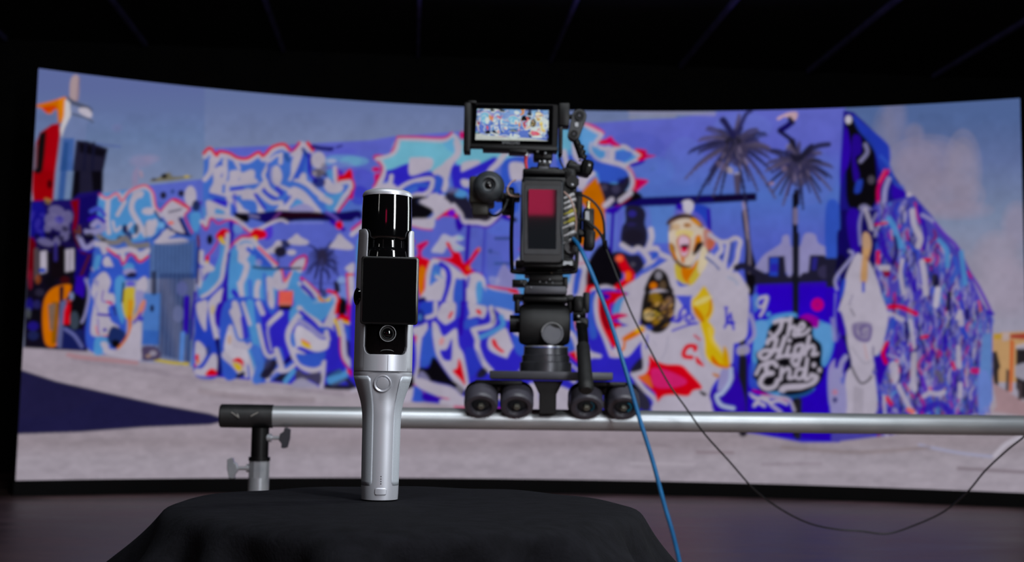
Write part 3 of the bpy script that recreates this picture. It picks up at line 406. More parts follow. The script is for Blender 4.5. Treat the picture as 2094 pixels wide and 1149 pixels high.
# glove
P((24,20,20), "1150 870 1220 870 1290 930 1330 1050 1350 1149 1040 1149 1060 1000"); E((150,146,160), 1190, 940, 40, 50, 0, .6); E('o', 1130, 1060, 44, 40); E((100,80,60), 1240, 1060, 40, 60, 0, .6)
# lightning squiggles right (O tile)
T(1340,400,5.7444)
P('k', "1020 200 1090 200 1110 400 1140 640 1190 860 1160 1149 1100 1149 1050 900 1060 600"); S((150,130,150), 34, "1040 90 1070 300 1090 500", .8); S((110,100,120), 40, "1080 440 1110 620 1110 900", .7)
S('w', 50, "640 460 760 540 860 540 940 500 1000 540 980 640 960 760 900 860 820 920"); S('w', 50, "760 560 780 640 720 720 760 780 820 850"); S('w', 44, "860 560 840 700 820 800 830 900"); S((30,60,130), 30, "600 730 700 800 760 870"); S((30,50,110), 30, "790 700 770 740", .8); S((30,50,110), 40, "900 560 900 640 870 780", .6); S('w', 50, "620 700 720 780 800 880 760 900"); P('w', "860 930 960 900 1040 1000 1090 1149 700 1149 700 940")
S((120,140,170), 30, "860 960 940 1000 970 1060", .5)
# skyline
vgrad("1140 600 1300 600 2068 600 2068 1149 1140 1149", [(500,(74,88,182)),(560,(60,50,178)),(600,(44,10,180))], .0)
P('v', "1190 830 1280 700 1400 620 1480 560 1500 480 1570 470 1600 600 1700 600 1760 450 1880 460 1920 560 2068 640 2120 760 2120 900 1200 900"); Q('K', "1330 720 1520 710 1540 930 1800 900 1820 700 1980 700 2068 760 2150 760 2150 1060 1180 1060 1170 860 1300 920 1330 900")
Q('D', "1350 730 1450 730 1440 950 1340 940"); Q('B', "1360 800 1440 800 1440 900 1350 900", .7); Q((40,36,130), "1850 730 1910 730 1890 880 1840 880", .8); E((60,54,90), 2000, 900, 90, 80, 0, .5); Q('v', "1540 720 1600 700 1600 950 1560 950"); Q('v', "1690 720 1780 720 1740 900 1690 960")
S('K', 80, "960 850 1040 830 1180 900 1300 960"); 
T(0,0,1)
vgrad("1548 582 1722 575 1718 905 1520 885 1530 700 1545 640", [(570,(44,20,140)),(590,(40,6,176)),(700,(36,8,174)),(900,(34,4,160))])
# palms
T(1380,220,5.7444)
prng = np.random.default_rng(5)
PC = [(30,30,60),(44,42,74),(62,56,84),(36,34,52),(78,70,96),(50,48,90)]
def frond(cx, cy, ang, L, droop, c, w):
    """one palm leaf: a drooping rib with hanging leaflets"""
    n = 9; x, y = cx, cy; vx, vy = math.cos(ang), -math.sin(ang); P_ = [(x, y)]
    for i in range(n): x += vx * L / n; y += vy * L / n; vy += droop / n; P_.append((x, y))
    S(c, w, " ".join(f"{p} {q}" for p, q in P_), .9, w * .35)
    for i in range(2, n + 1):
        px_, py_ = P_[i]; l = L * .20 * (1 - abs(i / n - .55))
        for sg in (-1, 1):
            Z(c, w * .34, f"{px_} {py_} {px_ + vx * l * .5 + sg * l * .18} {py_ + l * .62 + abs(vy) * 4}", .75)
def crown(cx, cy, R_, n, sy=.85):
    for i in range(n):
        t = math.radians(-75 + 330 * (i + .5) / n + prng.normal(0, 5)); L = R_ * (.8 + .25 * prng.random())
        if i % 2: L *= .72
        frond(cx, cy, t, L, .72 + .25 * prng.random(), PC[i % len(PC)], 56)
crown(700, 450, 540, 34)
P((58,52,78), "560 470 640 360 720 330 800 380 860 480 820 620 740 700 640 640 570 560", .8); P((30,28,44), "580 400 680 330 790 390 740 440 640 440", .9)
for i in range(46):
    t = prng.random() * 6.28; r = prng.random() * 150; x = 710 + r * math.cos(t); y = 520 + r * 1.1 * math.sin(t)
    Z(PC[int(prng.random() * 6)] if i % 5 else (118,106,130), 16, f"{x} {y} {x + (x-700)*.3} {y + 60}", .8)
P((150,140,150), "620 700 680 720 680 780 620 760"); E('w', 735, 790, 40, 30, 0, .7); P((100,86,110), "480 640 560 640 640 740 540 730", .6)
S((30,28,70), 70, "560 150 620 220 690 330", .95); S((34,32,74), 44, "900 40 840 80 790 180 740 300", .9, 60)
Q((74,66,90), "690 790 780 780 770 1010 710 1010"); Z((40,36,60), 20, "770 800 765 1010", .6)
T(0,0,1); 
T(1380,220,5.7444)
S('n', 70, "1380 170 1320 220 1240 270", 1); S((20,16,50), 50, "1230 280 1330 350 1400 420 1420 560"); S('K', 80, "1380 400 1410 560"); P((180,150,160), "1210 120 1340 60 1440 60 1430 140 1370 160 1300 110 1220 150"); S('K', 50, "1350 130 1390 180"); E('w', 1340, 470, 30, 40, 0, .7)
crown(1450, 660, 430, 30)
S('K', 60, "1810 435 1680 455 1560 520 1440 640", .9, 80)
P((52,48,76), "1350 640 1430 540 1530 560 1600 680 1570 820 1500 940 1410 930 1350 820", .8)
for i in range(40):
    t = prng.random() * 6.28; r = prng.random() * 130; x = 1460 + r * .8 * math.cos(t); y = 740 + r * 1.3 * math.sin(t)
    Z(PC[int(prng.random() * 6)] if i % 6 else (110,98,124), 15, f"{x} {y} {x + (x-1450)*.3} {y + 55}", .8)
P('K', "1360 540 1440 560 1540 540 1500 620 1400 640"); E((130,110,130), 1290, 720, 34, 36, 0, .5); E((150,120,140), 1140, 895, 34, 20, 0, .8)
Q('K', "1400 960 1470 960 1470 1149 1400 1149")
T(0,0,1)
Z('k', 11, "1626 400 1627 890"); Z((110,100,130), 10, "1627 430 1627 455"); Z((20,20,30), 12, "1629 480 1628 640"); Z((30,28,36), 13, "1634 820 1632 893")
S((18,16,26), 12, "1519 640 1518 720 1516 780 1518 840"); Z((24,22,34), 17, "1520 735 1520 885"); P((150,144,160),"1508 712 1530 706 1532 722 1510 726",.8)
# M tile: lower player (scale 4.4194)
T(1140,600,4.4194)
P('d', "290 0 640 0 780 260 800 640 740 720 500 740 300 720 280 400"); P('i', "290 20 350 20 330 200 360 380 300 400 280 200"); S('w', 40, "370 0 350 100 370 260 430 400 490 560", 1, 40); P('r', "400 0 620 0 560 80 480 160 520 300 560 400 520 500 450 400 390 260 370 120"); P('R', "400 60 440 40 440 200 480 330 430 300 390 180"); P('d', "480 100 560 80 540 160 480 150",.8); P('c', "540 60 640 20 600 130 560 200 500 180"); P('B', "400 0 480 20 440 60")
P('w', "600 60 660 0 800 0 790 120 740 260 760 310 680 300 560 250 570 150"); P('m', "490 200 560 180 640 200 560 230 490 240"); P('r', "500 260 580 280 560 310 510 300"); P('w', "520 330 600 300 740 290 830 340 720 480 640 570 540 600 480 540 540 460"); P('o', "590 400 700 330 760 310 790 340 660 420 600 430"); S('o', 24, "610 430 600 500 560 520"); P('y',"700 330 760 290 790 320 720 360",.7)
S('m',8,"470 520 520 570",.5); S('w', 40, "790 380 780 500 790 680 680 730", 1, 40); P('K', "660 690 760 580 770 690 700 720"); P('w', "270 440 300 520 400 560 370 600 300 600"); S('d', 30, "320 600 500 600 620 590")
P('w', "830 0 1040 0 1200 200 1240 0 1591 0 1591 500 1560 700 1460 760 1380 900 1400 1080 880 1080 900 900 820 600 820 380")
P((24,20,20), "780 20 830 0 1050 0 1050 200 980 330 880 360 800 300 750 260"); 
for (x,y,rx,ry,c) in ((890,40,60,50,(130,100,30)),(860,190,80,40,(190,160,60)),(830,200,50,50,(180,160,120)),(970,130,40,50,(120,90,70)),(1010,70,34,40,(110,86,74)),(890,250,40,30,(160,120,30)),(900,110,40,30,(60,46,20)),(950,230,60,30,(50,40,36)),(1000,180,30,40,(100,76,60)),(850,130,40,20,'k'),(830,310,30,24,(40,60,150))): E(c,x,y,rx,ry,.3,.85)
for i in range(60):
    t = rng.random() * 6.28; r = math.sqrt(rng.random()); gx = 910 + 120 * r * math.cos(t); gy = 170 + 160 * r * math.sin(t)
    S([(150,110,40),(110,76,40),(24,18,18),(190,150,90),(16,14,16),(90,60,36),(20,16,20)][i % 7], 14, f"{gx} {gy} {gx+26} {gy-16}", .8)
S('k', 14, "940 30 1000 130 960 280", .7); S('k', 14, "840 120 920 170 980 140", .7)
# script on the chest, sleeve mark, number
S('d', 24, "1060 210 1040 250 1090 240 1110 170 1150 120", .95); S('d', 22, "1080 260 1110 250 1150 200 1180 190 1160 250 1220 230 1210 190 1240 240", .9); S('d', 18, "1040 340 1090 320 1180 290 1270 270 1180 270", .9); S('d', 12, "1130 130 1110 260", .8)

S('r', 40, "1245 510 1245 480 1180 480 1145 530 1150 570 1215 580"); P('r', "1260 570 1330 660 1270 640 1250 610"); S('r', 18, "1240 380 1290 420"); S((120,120,140), 10, "1000 400 980 520 940 600", .5); S((120,120,140), 8, "860 420 900 480", .5)
P('r', "820 540 880 600 980 640 1120 650 1200 720 1310 850 1230 880 1180 930 1060 920 960 930 890 1000 880 900 720 750 790 700 830 640"); P((190,40,110), "860 680 1000 700 1160 780 1140 830 980 860 880 840 850 760", .8); P((190,90,40), "730 750 810 730 850 800 850 860"); S('w', 40, "690 740 780 860 880 960 880 1070"); S('w', 44, "820 520 800 620 790 700 690 740"); P((40,38,56), "690 800 830 960 830 1060 740 1040 700 940")
P('k', "1290 880 1350 910 1330 930 1290 900"); P((110,110,130),"1240 380 1300 420 1340 640 1290 560",.25)
P('y', "1220 60 1260 20 1320 -60 1350 -40 1400 60 1410 160 1360 260 1300 260 1240 180 1215 120"); P((190,160,40), "1290 250 1360 250 1420 330 1420 440 1540 600 1560 660 1500 680 1400 640 1340 560 1330 420"); P((196,180,110), "1240 80 1340 30 1400 30 1340 80 1250 110"); P((176,110,20), "1230 120 1290 160 1330 240 1300 260 1240 190"); S((176,90,20), 14, "1390 60 1380 160 1350 210"); P((186,90,20), "1400 560 1470 640 1560 650 1540 680 1450 660 1400 620"); S((200,176,80), 40, "1380 320 1400 420 1460 500", .6); S((200,176,80),30,"1470 520 1540 620",.6); P((170,110,60), "1400 720 1470 740 1480 770 1420 750"); 
P('B', "1380 900 1480 820 1500 740 1560 640 1620 700 1700 1080 1440 1080 1390 980"); P('v', "1480 700 1560 660 1591 780 1500 860 1450 880"); S((150,160,190), 36, "1570 680 1560 800 1490 900 1440 930 1480 1010 1591 1040")
# Pp tile: THE HIGH END lettering
T(1480,590,4.7875)
P('w', "0 0 200 0 250 100 240 300 220 480 100 540 0 500")
Z('d', 22, "25 185 30 325"); Z('d', 22, "30 325 105 335"); Z('d', 22, "68 245 10 385"); Z('d', 22, "68 245 100 400"); Z('d', 18, "40 345 100 350"); Z('d', 14, "8 190 44 190")
P((186,140,30), "0 570 40 610 60 700 60 770 0 770"); S((186,90,20), 16, "0 770 60 765")
P('c', "300 330 420 310 500 260 700 240 740 330 900 310 1000 340 1080 400 1070 600 1000 760 900 760 880 1000 600 1080 340 960 280 700 300 480"); P('L', "330 330 420 330 440 500 340 620 290 560",.5); P('L',"900 400 1040 350 1040 600 940 740 900 560",.4); P('i', "260 740 340 760 360 960 260 960",.7)
E((170,0,110), 920, 160, 62, 66); E('B', 918, 160, 16, 16, 0, .4); P((130,10,140), "730 300 820 250 930 300 920 390 860 370 800 320")
S('w', 30, "420 80 350 100 330 160 380 180 430 90 400 200 360 270", 1, 26); E('c', 440, 255, 24, 24); P('c', "290 80 340 60 340 200 300 220",.6); S('v', 40, "260 260 290 340 300 460 250 530"); S('v', 26, "150 580 220 560")
P('k', "440 400 500 330 560 290 700 280 860 340 880 470 960 560 960 740 990 800 940 930 800 1020 600 1050 560 1010 380 1010 320 900 290 860 330 720 320 640 400 560")
LW=40
S('w', LW, "500 330 560 310 640 310", 1); S('w', LW-2, "575 320 555 400 510 460"); S('w', 24, "450 430 480 460 510 455")
S('w', 34, "660 290 630 460"); S('w', 30, "640 410 690 370 700 400 685 460 720 460"); S('w', 30, "730 430 790 380 770 340 730 400 740 455 800 440 840 400")
S('w', LW, "500 490 450 500 430 540", 1); S('w', LW, "520 500 480 620 400 690 350 650 400 610 470 610 560 600"); S('w', LW, "600 480 560 600 530 680"); S('w', 34, "520 680 600 660"); S('w', 36, "640 570 620 660 680 650"); E('w', 645, 510, 22, 22)
S('w', 34, "770 550 710 570 700 640 750 640 780 560 760 660 710 760 670 700 740 660"); S('w', 34, "840 470 820 560 800 650"); S('w', 34, "815 600 870 560 890 600 870 650 920 640"); S('w', 28, "740 660 800 640")
S('w', LW+4, "520 760 480 720 420 760 430 820 480 830 400 850 360 930 420 980 500 960 530 900"); S('w', LW-8, "350 780 320 840", 1); S('w', LW-6, "360 760 440 720")
S('w', 34, "570 780 560 890"); S('w', 34, "570 830 630 780 650 820 640 880 690 870"); S('w', 32, "800 790 720 800 710 870 760 880 800 800"); S('w', 36, "820 690 800 880 840 880"); S('w', 22, "690 730 740 760")
E('w', 885, 750, 22, 26); E('w', 940, 800, 20, 26); S('w', LW+8, "570 1000 640 970 800 960 880 920 910 870 860 850", 1); S('w', 60, "570 1000 610 970 800 960")
S('k', 22, "600 1030 760 1000 880 960"); S((20,60,110), 34, "560 1030 640 1060 780 1040 860 1000", .9)
P('w', "250 1020 330 1060 430 1070 460 1120 400 1110 360 1090 290 1080"); S('m', 20, "290 1000 420 1040 500 1060 640 1100", .8); S('w', 30, "460 1120 540 1100 620 1130"); S('w', 30, "300 1149 340 1120 400 1149")
S('v', 50, "1080 60 1070 240 1090 500", .7); P('w', "1030 780 1149 700 1149 1149 1040 1149", .6); E('n', 1130, 420, 24, 90); E('B', 1120, 780, 30, 90,0,.5)
T(0,0,1)
S('w', 7, "1545 826 1560 812 1580 830 1600 850 1590 880",.8); S('w', 6, "1560 812 1610 816 1625 840",.8)
# ---- right dark side with white-robed figure
T(1690,200,4.995)
vgrad("175 130 280 150 400 260 640 490 650 720 800 950 1000 1149 130 1149 150 600", [(230,(26,14,120)),(300,(20,16,130)),(430,(24,18,110))])
P('k', "200 260 260 200 300 240 360 360 440 420 500 560 500 1080 240 1120 200 800 220 560"); P('D', "270 180 400 280 640 490 640 720 560 760 500 560 400 420 320 320",.7); E('W', 228, 225, 34, 44); P('B', "150 560 200 300 250 500 230 680 180 780 140 900"); P('B', "270 400 350 400 360 560 300 620 340 800 290 860 260 640",.7); S('v', 40, "400 480 420 560 350 650",.7); E('g',460,840,36,44,0,.6); P('D', "310 860 370 840 350 960 290 970",.8)
S('m', 34, "640 740 560 860 530 960 540 1149"); S((196,60,90), 22, "600 740 540 860"); S('v', 50, "640 830 600 950 590 1149"); P('B', "690 880 800 940 830 1060 780 1080 680 1020"); P('w', "830 960 960 1080 1000 1149 850 1149"); S('B', 30, "900 1040 980 1149"); S('m', 30, "660 1080 760 1120 820 1120",.7); P('v',"340 1110 400 1090 470 1149 350 1149",.7); S('i',40,"560 600 640 700 700 860 780 920",.6)
# right wall base field, noisy strokes
T(0,0,1)
vgrad("1790 420 1870 400 1905 440 1960 510 2010 620 2030 650 2030 820 2000 845 1824 890 1700 905 1720 560", [(400,(60,60,150)),(600,(70,60,160)),(900,(66,60,150))])
Q('n', "1716 430 1800 430 1790 520 1800 760 1720 760")
cols = ['w','v','B','n','i','c','m','v','v','p','d','g','R','K','w','l','D','B','v','n','i',(120,116,156),(60,90,160),(90,84,150)]
for i in range(900):
    u = rng.random(); x = 1792 + u * 235; top = 415 + (x - 1880) * 1.55 if x > 1880 else 405
    top = max(top, 405) + 6
    y = top + rng.random() * (885 - (x - 1792) * .2 - top)
    L_ = 12 + 34 * rng.random(); a = rng.normal(0, .28); wd = (2.4 + 4.6 * rng.random()) * (1.2 - .5 * u); c = cols[int(rng.random() * len(cols))]
    dx = math.sin(a) * L_ * (1.05 - .5 * u); dy = math.cos(a) * L_; k = rng.normal(0, 6) * (1 - .4 * u)
    y2 = min(y + dy, 892 - (x - 1792) * .2)
    if x + dx > 2026: continue
    S(c, wd, f"{x} {y} {x+dx/2+k} {(y+y2)/2} {x+dx} {y2}", .62)
T(1690,420,4.995)
P('i', "0 0 130 0 120 500 0 540"); 
for s,c,w_ in (("950 20 980 140 1010 300 1000 440","B",50),("980 100 1110 180 1330 420","v",40),("1110 180 1200 290 1340 430 1450 660 1560 840 1690 1100","p",34),("1150 360 1230 460 1240 620","c",50),("640 140 700 240 760 420","c",60),("880 60 900 200 960 330 940 420","w",60),("1000 560 1060 560","r",40),("980 580 1000 700 1020 900","w",60),
    ("560 300 600 480 650 560","B",60),("700 330 720 480 680 600","n",40),("780 560 760 700 790 900","w",40),("860 700 900 860","B",60),("1110 740 1120 800","k",80),("1140 860 1120 1020","W",60),("1260 900 1240 1060","k",44),("500 200 620 180","r",22),("530 480 530 590","r",40),("1310 540 1330 640 1290 760","i",50),("1380 480 1400 640 1420 800","c",50),("1450 680 1480 740","m",20),("600 660 620 700","R",70),("640 1040 760 1040 920 1110","r",44),("560 640 630 640","w",60),("1340 1149 1370 1090","w",50),("1440 1080 1440 1149","n",50),("830 380 900 460","D",40),("1560 980 1580 1080","O",20)): S(c, w_, s, .9)
P('n', "120 260 220 300 250 420 300 500 180 640 100 720 110 500"); P('B', "220 60 340 80 340 480 280 500 220 300",.8); E('k', 150, 600, 60, 100, 0, .7); Q('K', "0 540 100 540 90 840 0 840"); Q((40,6,170), "0 840 90 860 80 1149 0 1149"); S('v', 30, "240 470 270 520 100 740 110 860"); S('v',30,"370 60 340 200 350 400",.7); S('w', 44, "400 40 440 160 460 240",.7)
P('w', "300 510 350 500 440 580 520 760 560 900 600 1149 150 1149 180 900 210 700"); P((176,136,96), "380 290 440 300 460 420 430 560 420 760 380 800 350 740 370 500"); P((170,140,120), "370 300 440 300 460 420 380 440",.6); S('D', 26, "380 790 380 880"); P('D', "160 780 200 760 180 900 140 960"); S((110,104,130), 16, "270 920 240 1020 290 1100", .7); S((120,60,60),14,"410 520 420 560",.6)
T(1690,630,4.995)
P('w', "140 0 600 0 590 320 540 460 480 500 500 560 470 660 500 720 500 1085 190 1085 200 700 260 580 220 380 200 200"); P('B', "120 40 160 60 200 220 190 280 140 270 110 180"); P('B', "100 400 150 300 210 420 200 620 130 640 90 640"); S('v', 50, "200 500 160 560 140 650"); P('v', "60 660 150 640 200 800 200 1085 50 1085"); E('n', 90, 940, 26, 30, 0, .8); E('O',90,860,30,30,0,.4); E('D', 170, 740, 24, 40, 0, .6)
P((64,40,110), "270 160 460 160 450 330 360 350 280 290",.55); S('w', 12, "300 180 330 260 430 200",.6); S((60,30,120),14,"300 180 300 280 370 330 440 320 450 200 360 190 360 280",.8); S((56,54,60), 22, "260 600 300 690 360 770 430 740 460 700", .9); S((110,106,120), 12, "260 400 380 560 460 540", .5); Q((120,114,126), "280 800 380 820 380 1085 270 1085", .35); S((170,130,130),24,"390 380 420 520",.5); S('K',14,"250 10 290 80",.7)
P('B', "480 500 540 480 640 330 640 560 600 660 560 780 520 760 510 660"); S('r', 40, "620 360 580 460 610 560", .9); S('n',20,"480 400 480 480",.6)
for s,c,w_ in (("660 600 700 580 760 600 770 680 740 760","n",24),("690 590 700 640 700 700","w",90),("720 700 700 760","w",50),("660 990 650 1060","B",44),("620 920 660 980","r",44),("590 900 600 1085","w",30),("540 860 560 1085","B",34),("740 800 840 1000 900 1085","w",50),("900 480 890 650 900 830","w",60),("980 720 1020 860","p",50),("1080 450 1060 530","B",60),("1220 300 1210 420","B",50),("1000 900 1060 870 1140 880 1200 860","w",50),("1010 1040 1150 980 1260 1060","B",70),("1370 80 1380 160","w",60),("1400 220 1430 300","D",50),("1290 560 1310 620","r",34),("1500 640 1600 650","m",60),("1350 400 1360 600","w",50),("1370 780 1370 900","w",50),("1640 40 1700 60","B",40),("1140 660 1180 740","g",60),("980 300 1030 290","r",36),("640 60 780 120","w",50),("820 160 830 300","n",44),("860 130 900 400","w",40),("680 110 680 200","D",50),("880 1060 840 1040","O",50),("640 480 800 540","v",30)): S(c, w_, s, .85)
Q((88,120,176), "1600 260 1690 260 1690 960 1560 1060 1560 700"); P((100,120,190), "1540 720 1640 640 1700 900 1640 1060 1560 1070",.7); S((70,84,170),30,"1640 100 1620 260",.8)
# far street right
Q((176,140,100), "1700 280 1800 250 2018 240 2018 760 1700 760"); Q((170,136,60), "1710 260 1800 260 1790 320 1710 320"); Q('w', "1800 260 1870 250 1870 330 1800 340",.6); Q((150,60,50), "1880 270 2018 260 2018 320 1880 310"); Q((180,90,50), "1880 320 1920 340 1900 860 1870 860"); Q((34,30,34), "1940 400 2018 380 2018 940 1940 820"); Q('W', "1940 380 2018 360 2018 420 1940 420",.7); Q((140,136,150), "1930 590 2018 560 2018 740 1930 700"); Q((40,36,40), "1700 450 1740 440 1780 600 1760 640 1760 960 1740 960 1700 660"); Q((60,50,50), "1840 620 1870 640 1860 930 1830 930"); Q((150,124,130), "1700 760 1740 1000 1700 1060 2018 1100 2018 960 1900 880"); Q((60,50,54),"1960 760 2000 760 2000 940 1960 940")
# ground tones, shadow on the ground
T(0,0,1)
Q((27,25,60), "0 750 45 757 116 780 230 806 330 828 430 846 462 857 450 864 430 869 298 874 164 884 38 888 0 888"); Q((29,26,58),"0 757 116 780 230 806 120 850 0 860",.5)
S((134,124,136), 10, "150 735 300 758 500 790 700 806", .6); S((158,150,158), 16, "420 790 600 806 740 824", .5); S((160,100,104), 9, "140 726 175 732 280 742", .5); S((130,118,124), 12, "410 800 520 815 640 818",.5)
S((150,150,176), 5, "1880 910 1960 926 2030 934"); S((174,168,180), 10, "2035 932 2060 908 2094 892"); S((120,104,112), 5, "1425 925 1500 926",.8); S((110,98,106), 7, "1960 958 2094 966",.7); S((120,108,118), 5, "1560 950 1680 948",.5); S((122,108,108), 8, "1600 915 1760 925 1900 915",.5); S((174,166,176), 5, "1290 948 1420 950",.5); S((120,108,116),4,"1300 905 1380 915",.4)
yy = np.arange(PH)[:, None]; gm = ((yy > 700) & (img.min(2) > .18) & (img.max(2) < .36)).astype(np.float32)
gm *= np.clip((yy - 710) / 40., 0, 1) * (((yy > 895) | (np.arange(PW)[None, :] < 760)))
nz = (noise(26, 9) - .5) * .16 + (noise(9, 5) - .5) * .12 + (noise(90, 20) - .5) * .12
img *= (1 + gm * nz)[..., None]
wallm = ((yy > 230) & (yy < 905)).astype(np.float32) * (1 - gm)
img *= (1 + wallm * ((noise(40, 40) - .5) * .12 + (noise(12, 12) - .5) * .10))[..., None]
lum = img @ np.array([.21, .72, .07], np.float32)
img = np.clip(lum[..., None] + (img - lum[..., None]) * 1.05, 0, 1)
img = blur(img, 1.6)
PICTURE = img
# ------------------------------------------------------------------ helpers
def at(px, py, Y):
    d = Fv * FPX + Rv * (px - 1047.0) - Uv * (py - 574.5)
    t = Y / d[1]
    return Vector((d[0] * t, Y, CAMZ + d[2] * t))
def mpx(Y): return Y / FPX * 1.0
def rgb(c): return tuple(float(x) for x in lin(c)) + (1.0,)
MATS = {}
def mat(name, col, rough=.5, metal=0.0, spec=.5, noise=None, bump=None, coat=0.0, col2=None, aniso=None):
    if name in MATS: return MATS[name]
    m = bpy.data.materials.new(name); m.use_nodes = True; nt = m.node_tree; b = nt.nodes['Principled BSDF']
    b.inputs['Base Color'].default_value = rgb(col); b.inputs['Roughness'].default_value = rough; b.inputs['Metallic'].default_value = metal
    b.inputs['Specular IOR Level'].default_value = spec; b.inputs['Coat Weight'].default_value = coat; b.inputs['Coat Roughness'].default_value = .05
    tc = nt.nodes.new('ShaderNodeTexCoord')
    if noise or bump:
        mp = nt.nodes.new('ShaderNodeMapping'); nt.links.new(tc.outputs['Object'], mp.inputs[0])
        if aniso: mp.inputs['Scale'].default_value = aniso
        n = nt.nodes.new('ShaderNodeTexNoise'); n.inputs['Scale'].default_value = noise or bump[0]; n.inputs['Detail'].default_value = 4
        nt.links.new(mp.outputs[0], n.inputs['Vector'])
        if noise:
            mx = nt.nodes.new('ShaderNodeMix'); mx.data_type = 'RGBA'
            mx.inputs[6].default_value = rgb(col); mx.inputs[7].default_value = rgb(col2 or tuple(min(255, v * 1.25 + 3) for v in col))
            rp = nt.nodes.new('ShaderNodeMapRange'); rp.inputs[1].default_value = .35; rp.inputs[2].default_value = .65
            nt.links.new(n.outputs['Fac'], rp.inputs[0]); nt.links.new(rp.outputs[0], mx.inputs[0]); nt.links.new(mx.outputs[2], b.inputs['Base Color'])
        if bump:
            n2 = nt.nodes.new('ShaderNodeTexNoise'); n2.inputs['Scale'].default_value = bump[0]; n2.inputs['Detail'].default_value = 6
            nt.links.new(mp.outputs[0], n2.inputs['Vector'])
            bp = nt.nodes.new('ShaderNodeBump'); bp.inputs['Strength'].default_value = bump[1]; bp.inputs['Distance'].default_value = bump[2]
            nt.links.new(n2.outputs['Fac'], bp.inputs['Height']); nt.links.new(bp.outputs[0], b.inputs['Normal'])
    MATS[name] = m; return m
def emis_attr(name, strength, tint=(1, 1, 1)):
    m = bpy.data.materials.new(name); m.use_nodes = True; nt = m.node_tree; nt.nodes.clear()
    a = nt.nodes.new('ShaderNodeAttribute'); a.attribute_name = 'picture'
    e = nt.nodes.new('ShaderNodeEmission'); e.inputs[1].default_value = strength
    o = nt.nodes.new('ShaderNodeOutputMaterial'); nt.links.new(a.outputs['Color'], e.inputs[0]); nt.links.new(e.outputs[0], o.inputs[0]); return m
def tag(o, label=None, cat=None, group=None, kind=None):
    for k, v in (('label', label), ('category', cat), ('group', group), ('kind', kind)):
        if v: o[k] = v
    return o
def thing(name, label, cat, loc, rz=0, group=None):
    o = bpy.data.objects.new(name, None); C.objects.link(o); o.location = loc; o.rotation_euler[2] = rz; o.empty_display_size = .02
    return tag(o, label, cat, group)
def wloc(o):
    v = Vector(o.location)
    return v if o.parent is None else v + wloc(o.parent)
def mesh(name, bm, m, parent=None, local=False, smooth=True, label=None, kind=None, sharp=35):
    bmesh.ops.recalc_face_normals(bm, faces=bm.faces[:])
    for f in bm.faces: f.smooth = smooth
    if smooth:
        for e in bm.edges:
            if len(e.link_faces) == 2 and e.calc_face_angle(0) > math.radians(sharp): e.smooth = False
    org = Vector((0, 0, 0))
    if not local:
        org = wloc(parent) if parent else Vector((0, 0, 0))
        if parent is None and bm.verts:
            xs = [v.co for v in bm.verts]; org = Vector((sum(v.x for v in xs) / len(xs), sum(v.y for v in xs) / len(xs), min(v.z for v in xs)))
        bmesh.ops.translate(bm, verts=bm.verts, vec=-org)
    me = bpy.data.meshes.new(name); bm.to_mesh(me); bm.free(); me.materials.append(m)
    o = bpy.data.objects.new(name, me); C.objects.link(o)
    if parent: o.parent = parent
    elif not local: o.location = org
    return tag(o, label, None, None, kind)
NB = bmesh.new
def box(bm, c, s, bev=0.0, rot=None, seg=2):
    c = Vector(c); r = bmesh.ops.create_cube(bm, size=1.0)
    vs = r['verts']
    for v in vs: v.co = Vector((v.co.x * s[0], v.co.y * s[1], v.co.z * s[2]))
    if bev:
        es = list({e for v in vs for e in v.link_edges})
        g = bmesh.ops.bevel(bm, geom=es, offset=min(bev, min(s) * .45), segments=seg, affect='EDGES', profile=.5)
        vs = list({v for f in g['faces'] for v in f.verts} | {v for v in vs if v.is_valid})
    M = (rot.to_4x4() if rot else Matrix.Identity(4))
    for v in vs: v.co = c + (M @ v.co)
    return vs
def rbox(bm, x0, y0, x1, y1, Y0, Y1, bev=.003, rot=None):
    Yc = (Y0 + Y1) / 2; c = at((x0 + x1) / 2, (y0 + y1) / 2, Yc)
    return box(bm, c, (abs(x1 - x0) * mpx(Y0), abs(Y1 - Y0), abs(y1 - y0) * mpx(Y0)), bev, rot)
def frame_axes(d):
    d = Vector(d).normalized(); u = d.cross(Vector((0, 0, 1)))
    if u.length < 1e-3: u = Vector((1, 0, 0))
    u.normalize(); return u, d.cross(u)
def cyl(bm, a, b, r, r2=None, n=24, cap=True):
    a, b = Vector(a), Vector(b); r2 = r if r2 is None else r2; u, w = frame_axes(b - a)
    A = [bm.verts.new(a + (u * math.cos(t) + w * math.sin(t)) * r) for t in [2 * math.pi * i / n for i in range(n)]]
    B = [bm.verts.new(b + (u * math.cos(t) + w * math.sin(t)) * r2) for t in [2 * math.pi * i / n for i in range(n)]]
    for i in range(n): bm.faces.new((A[i], A[(i + 1) % n], B[(i + 1) % n], B[i]))
    if cap: bm.faces.new(A[::-1]); bm.faces.new(B)
def lathe(bm, a, axis, prof, n=40):
    """prof: (distance along axis, radius) pairs"""
    a = Vector(a); ax = Vector(axis).normalized(); u, w = frame_axes(ax); rings = []
    for h, r in prof:
        if r < 1e-5: rings.append([bm.verts.new(a + ax * h)]); continue
        rings.append([bm.verts.new(a + ax * h + (u * math.cos(2 * math.pi * i / n) + w * math.sin(2 * math.pi * i / n)) * r) for i in range(n)])
    for p, q in zip(rings, rings[1:]):
        for i in range(n):
            j = (i + 1) % n
            if len(p) == 1: bm.faces.new((p[0], q[i], q[j]))
            elif len(q) == 1: bm.faces.new((p[i], p[j], q[0]))
            else: bm.faces.new((p[i], p[j], q[j], q[i]))
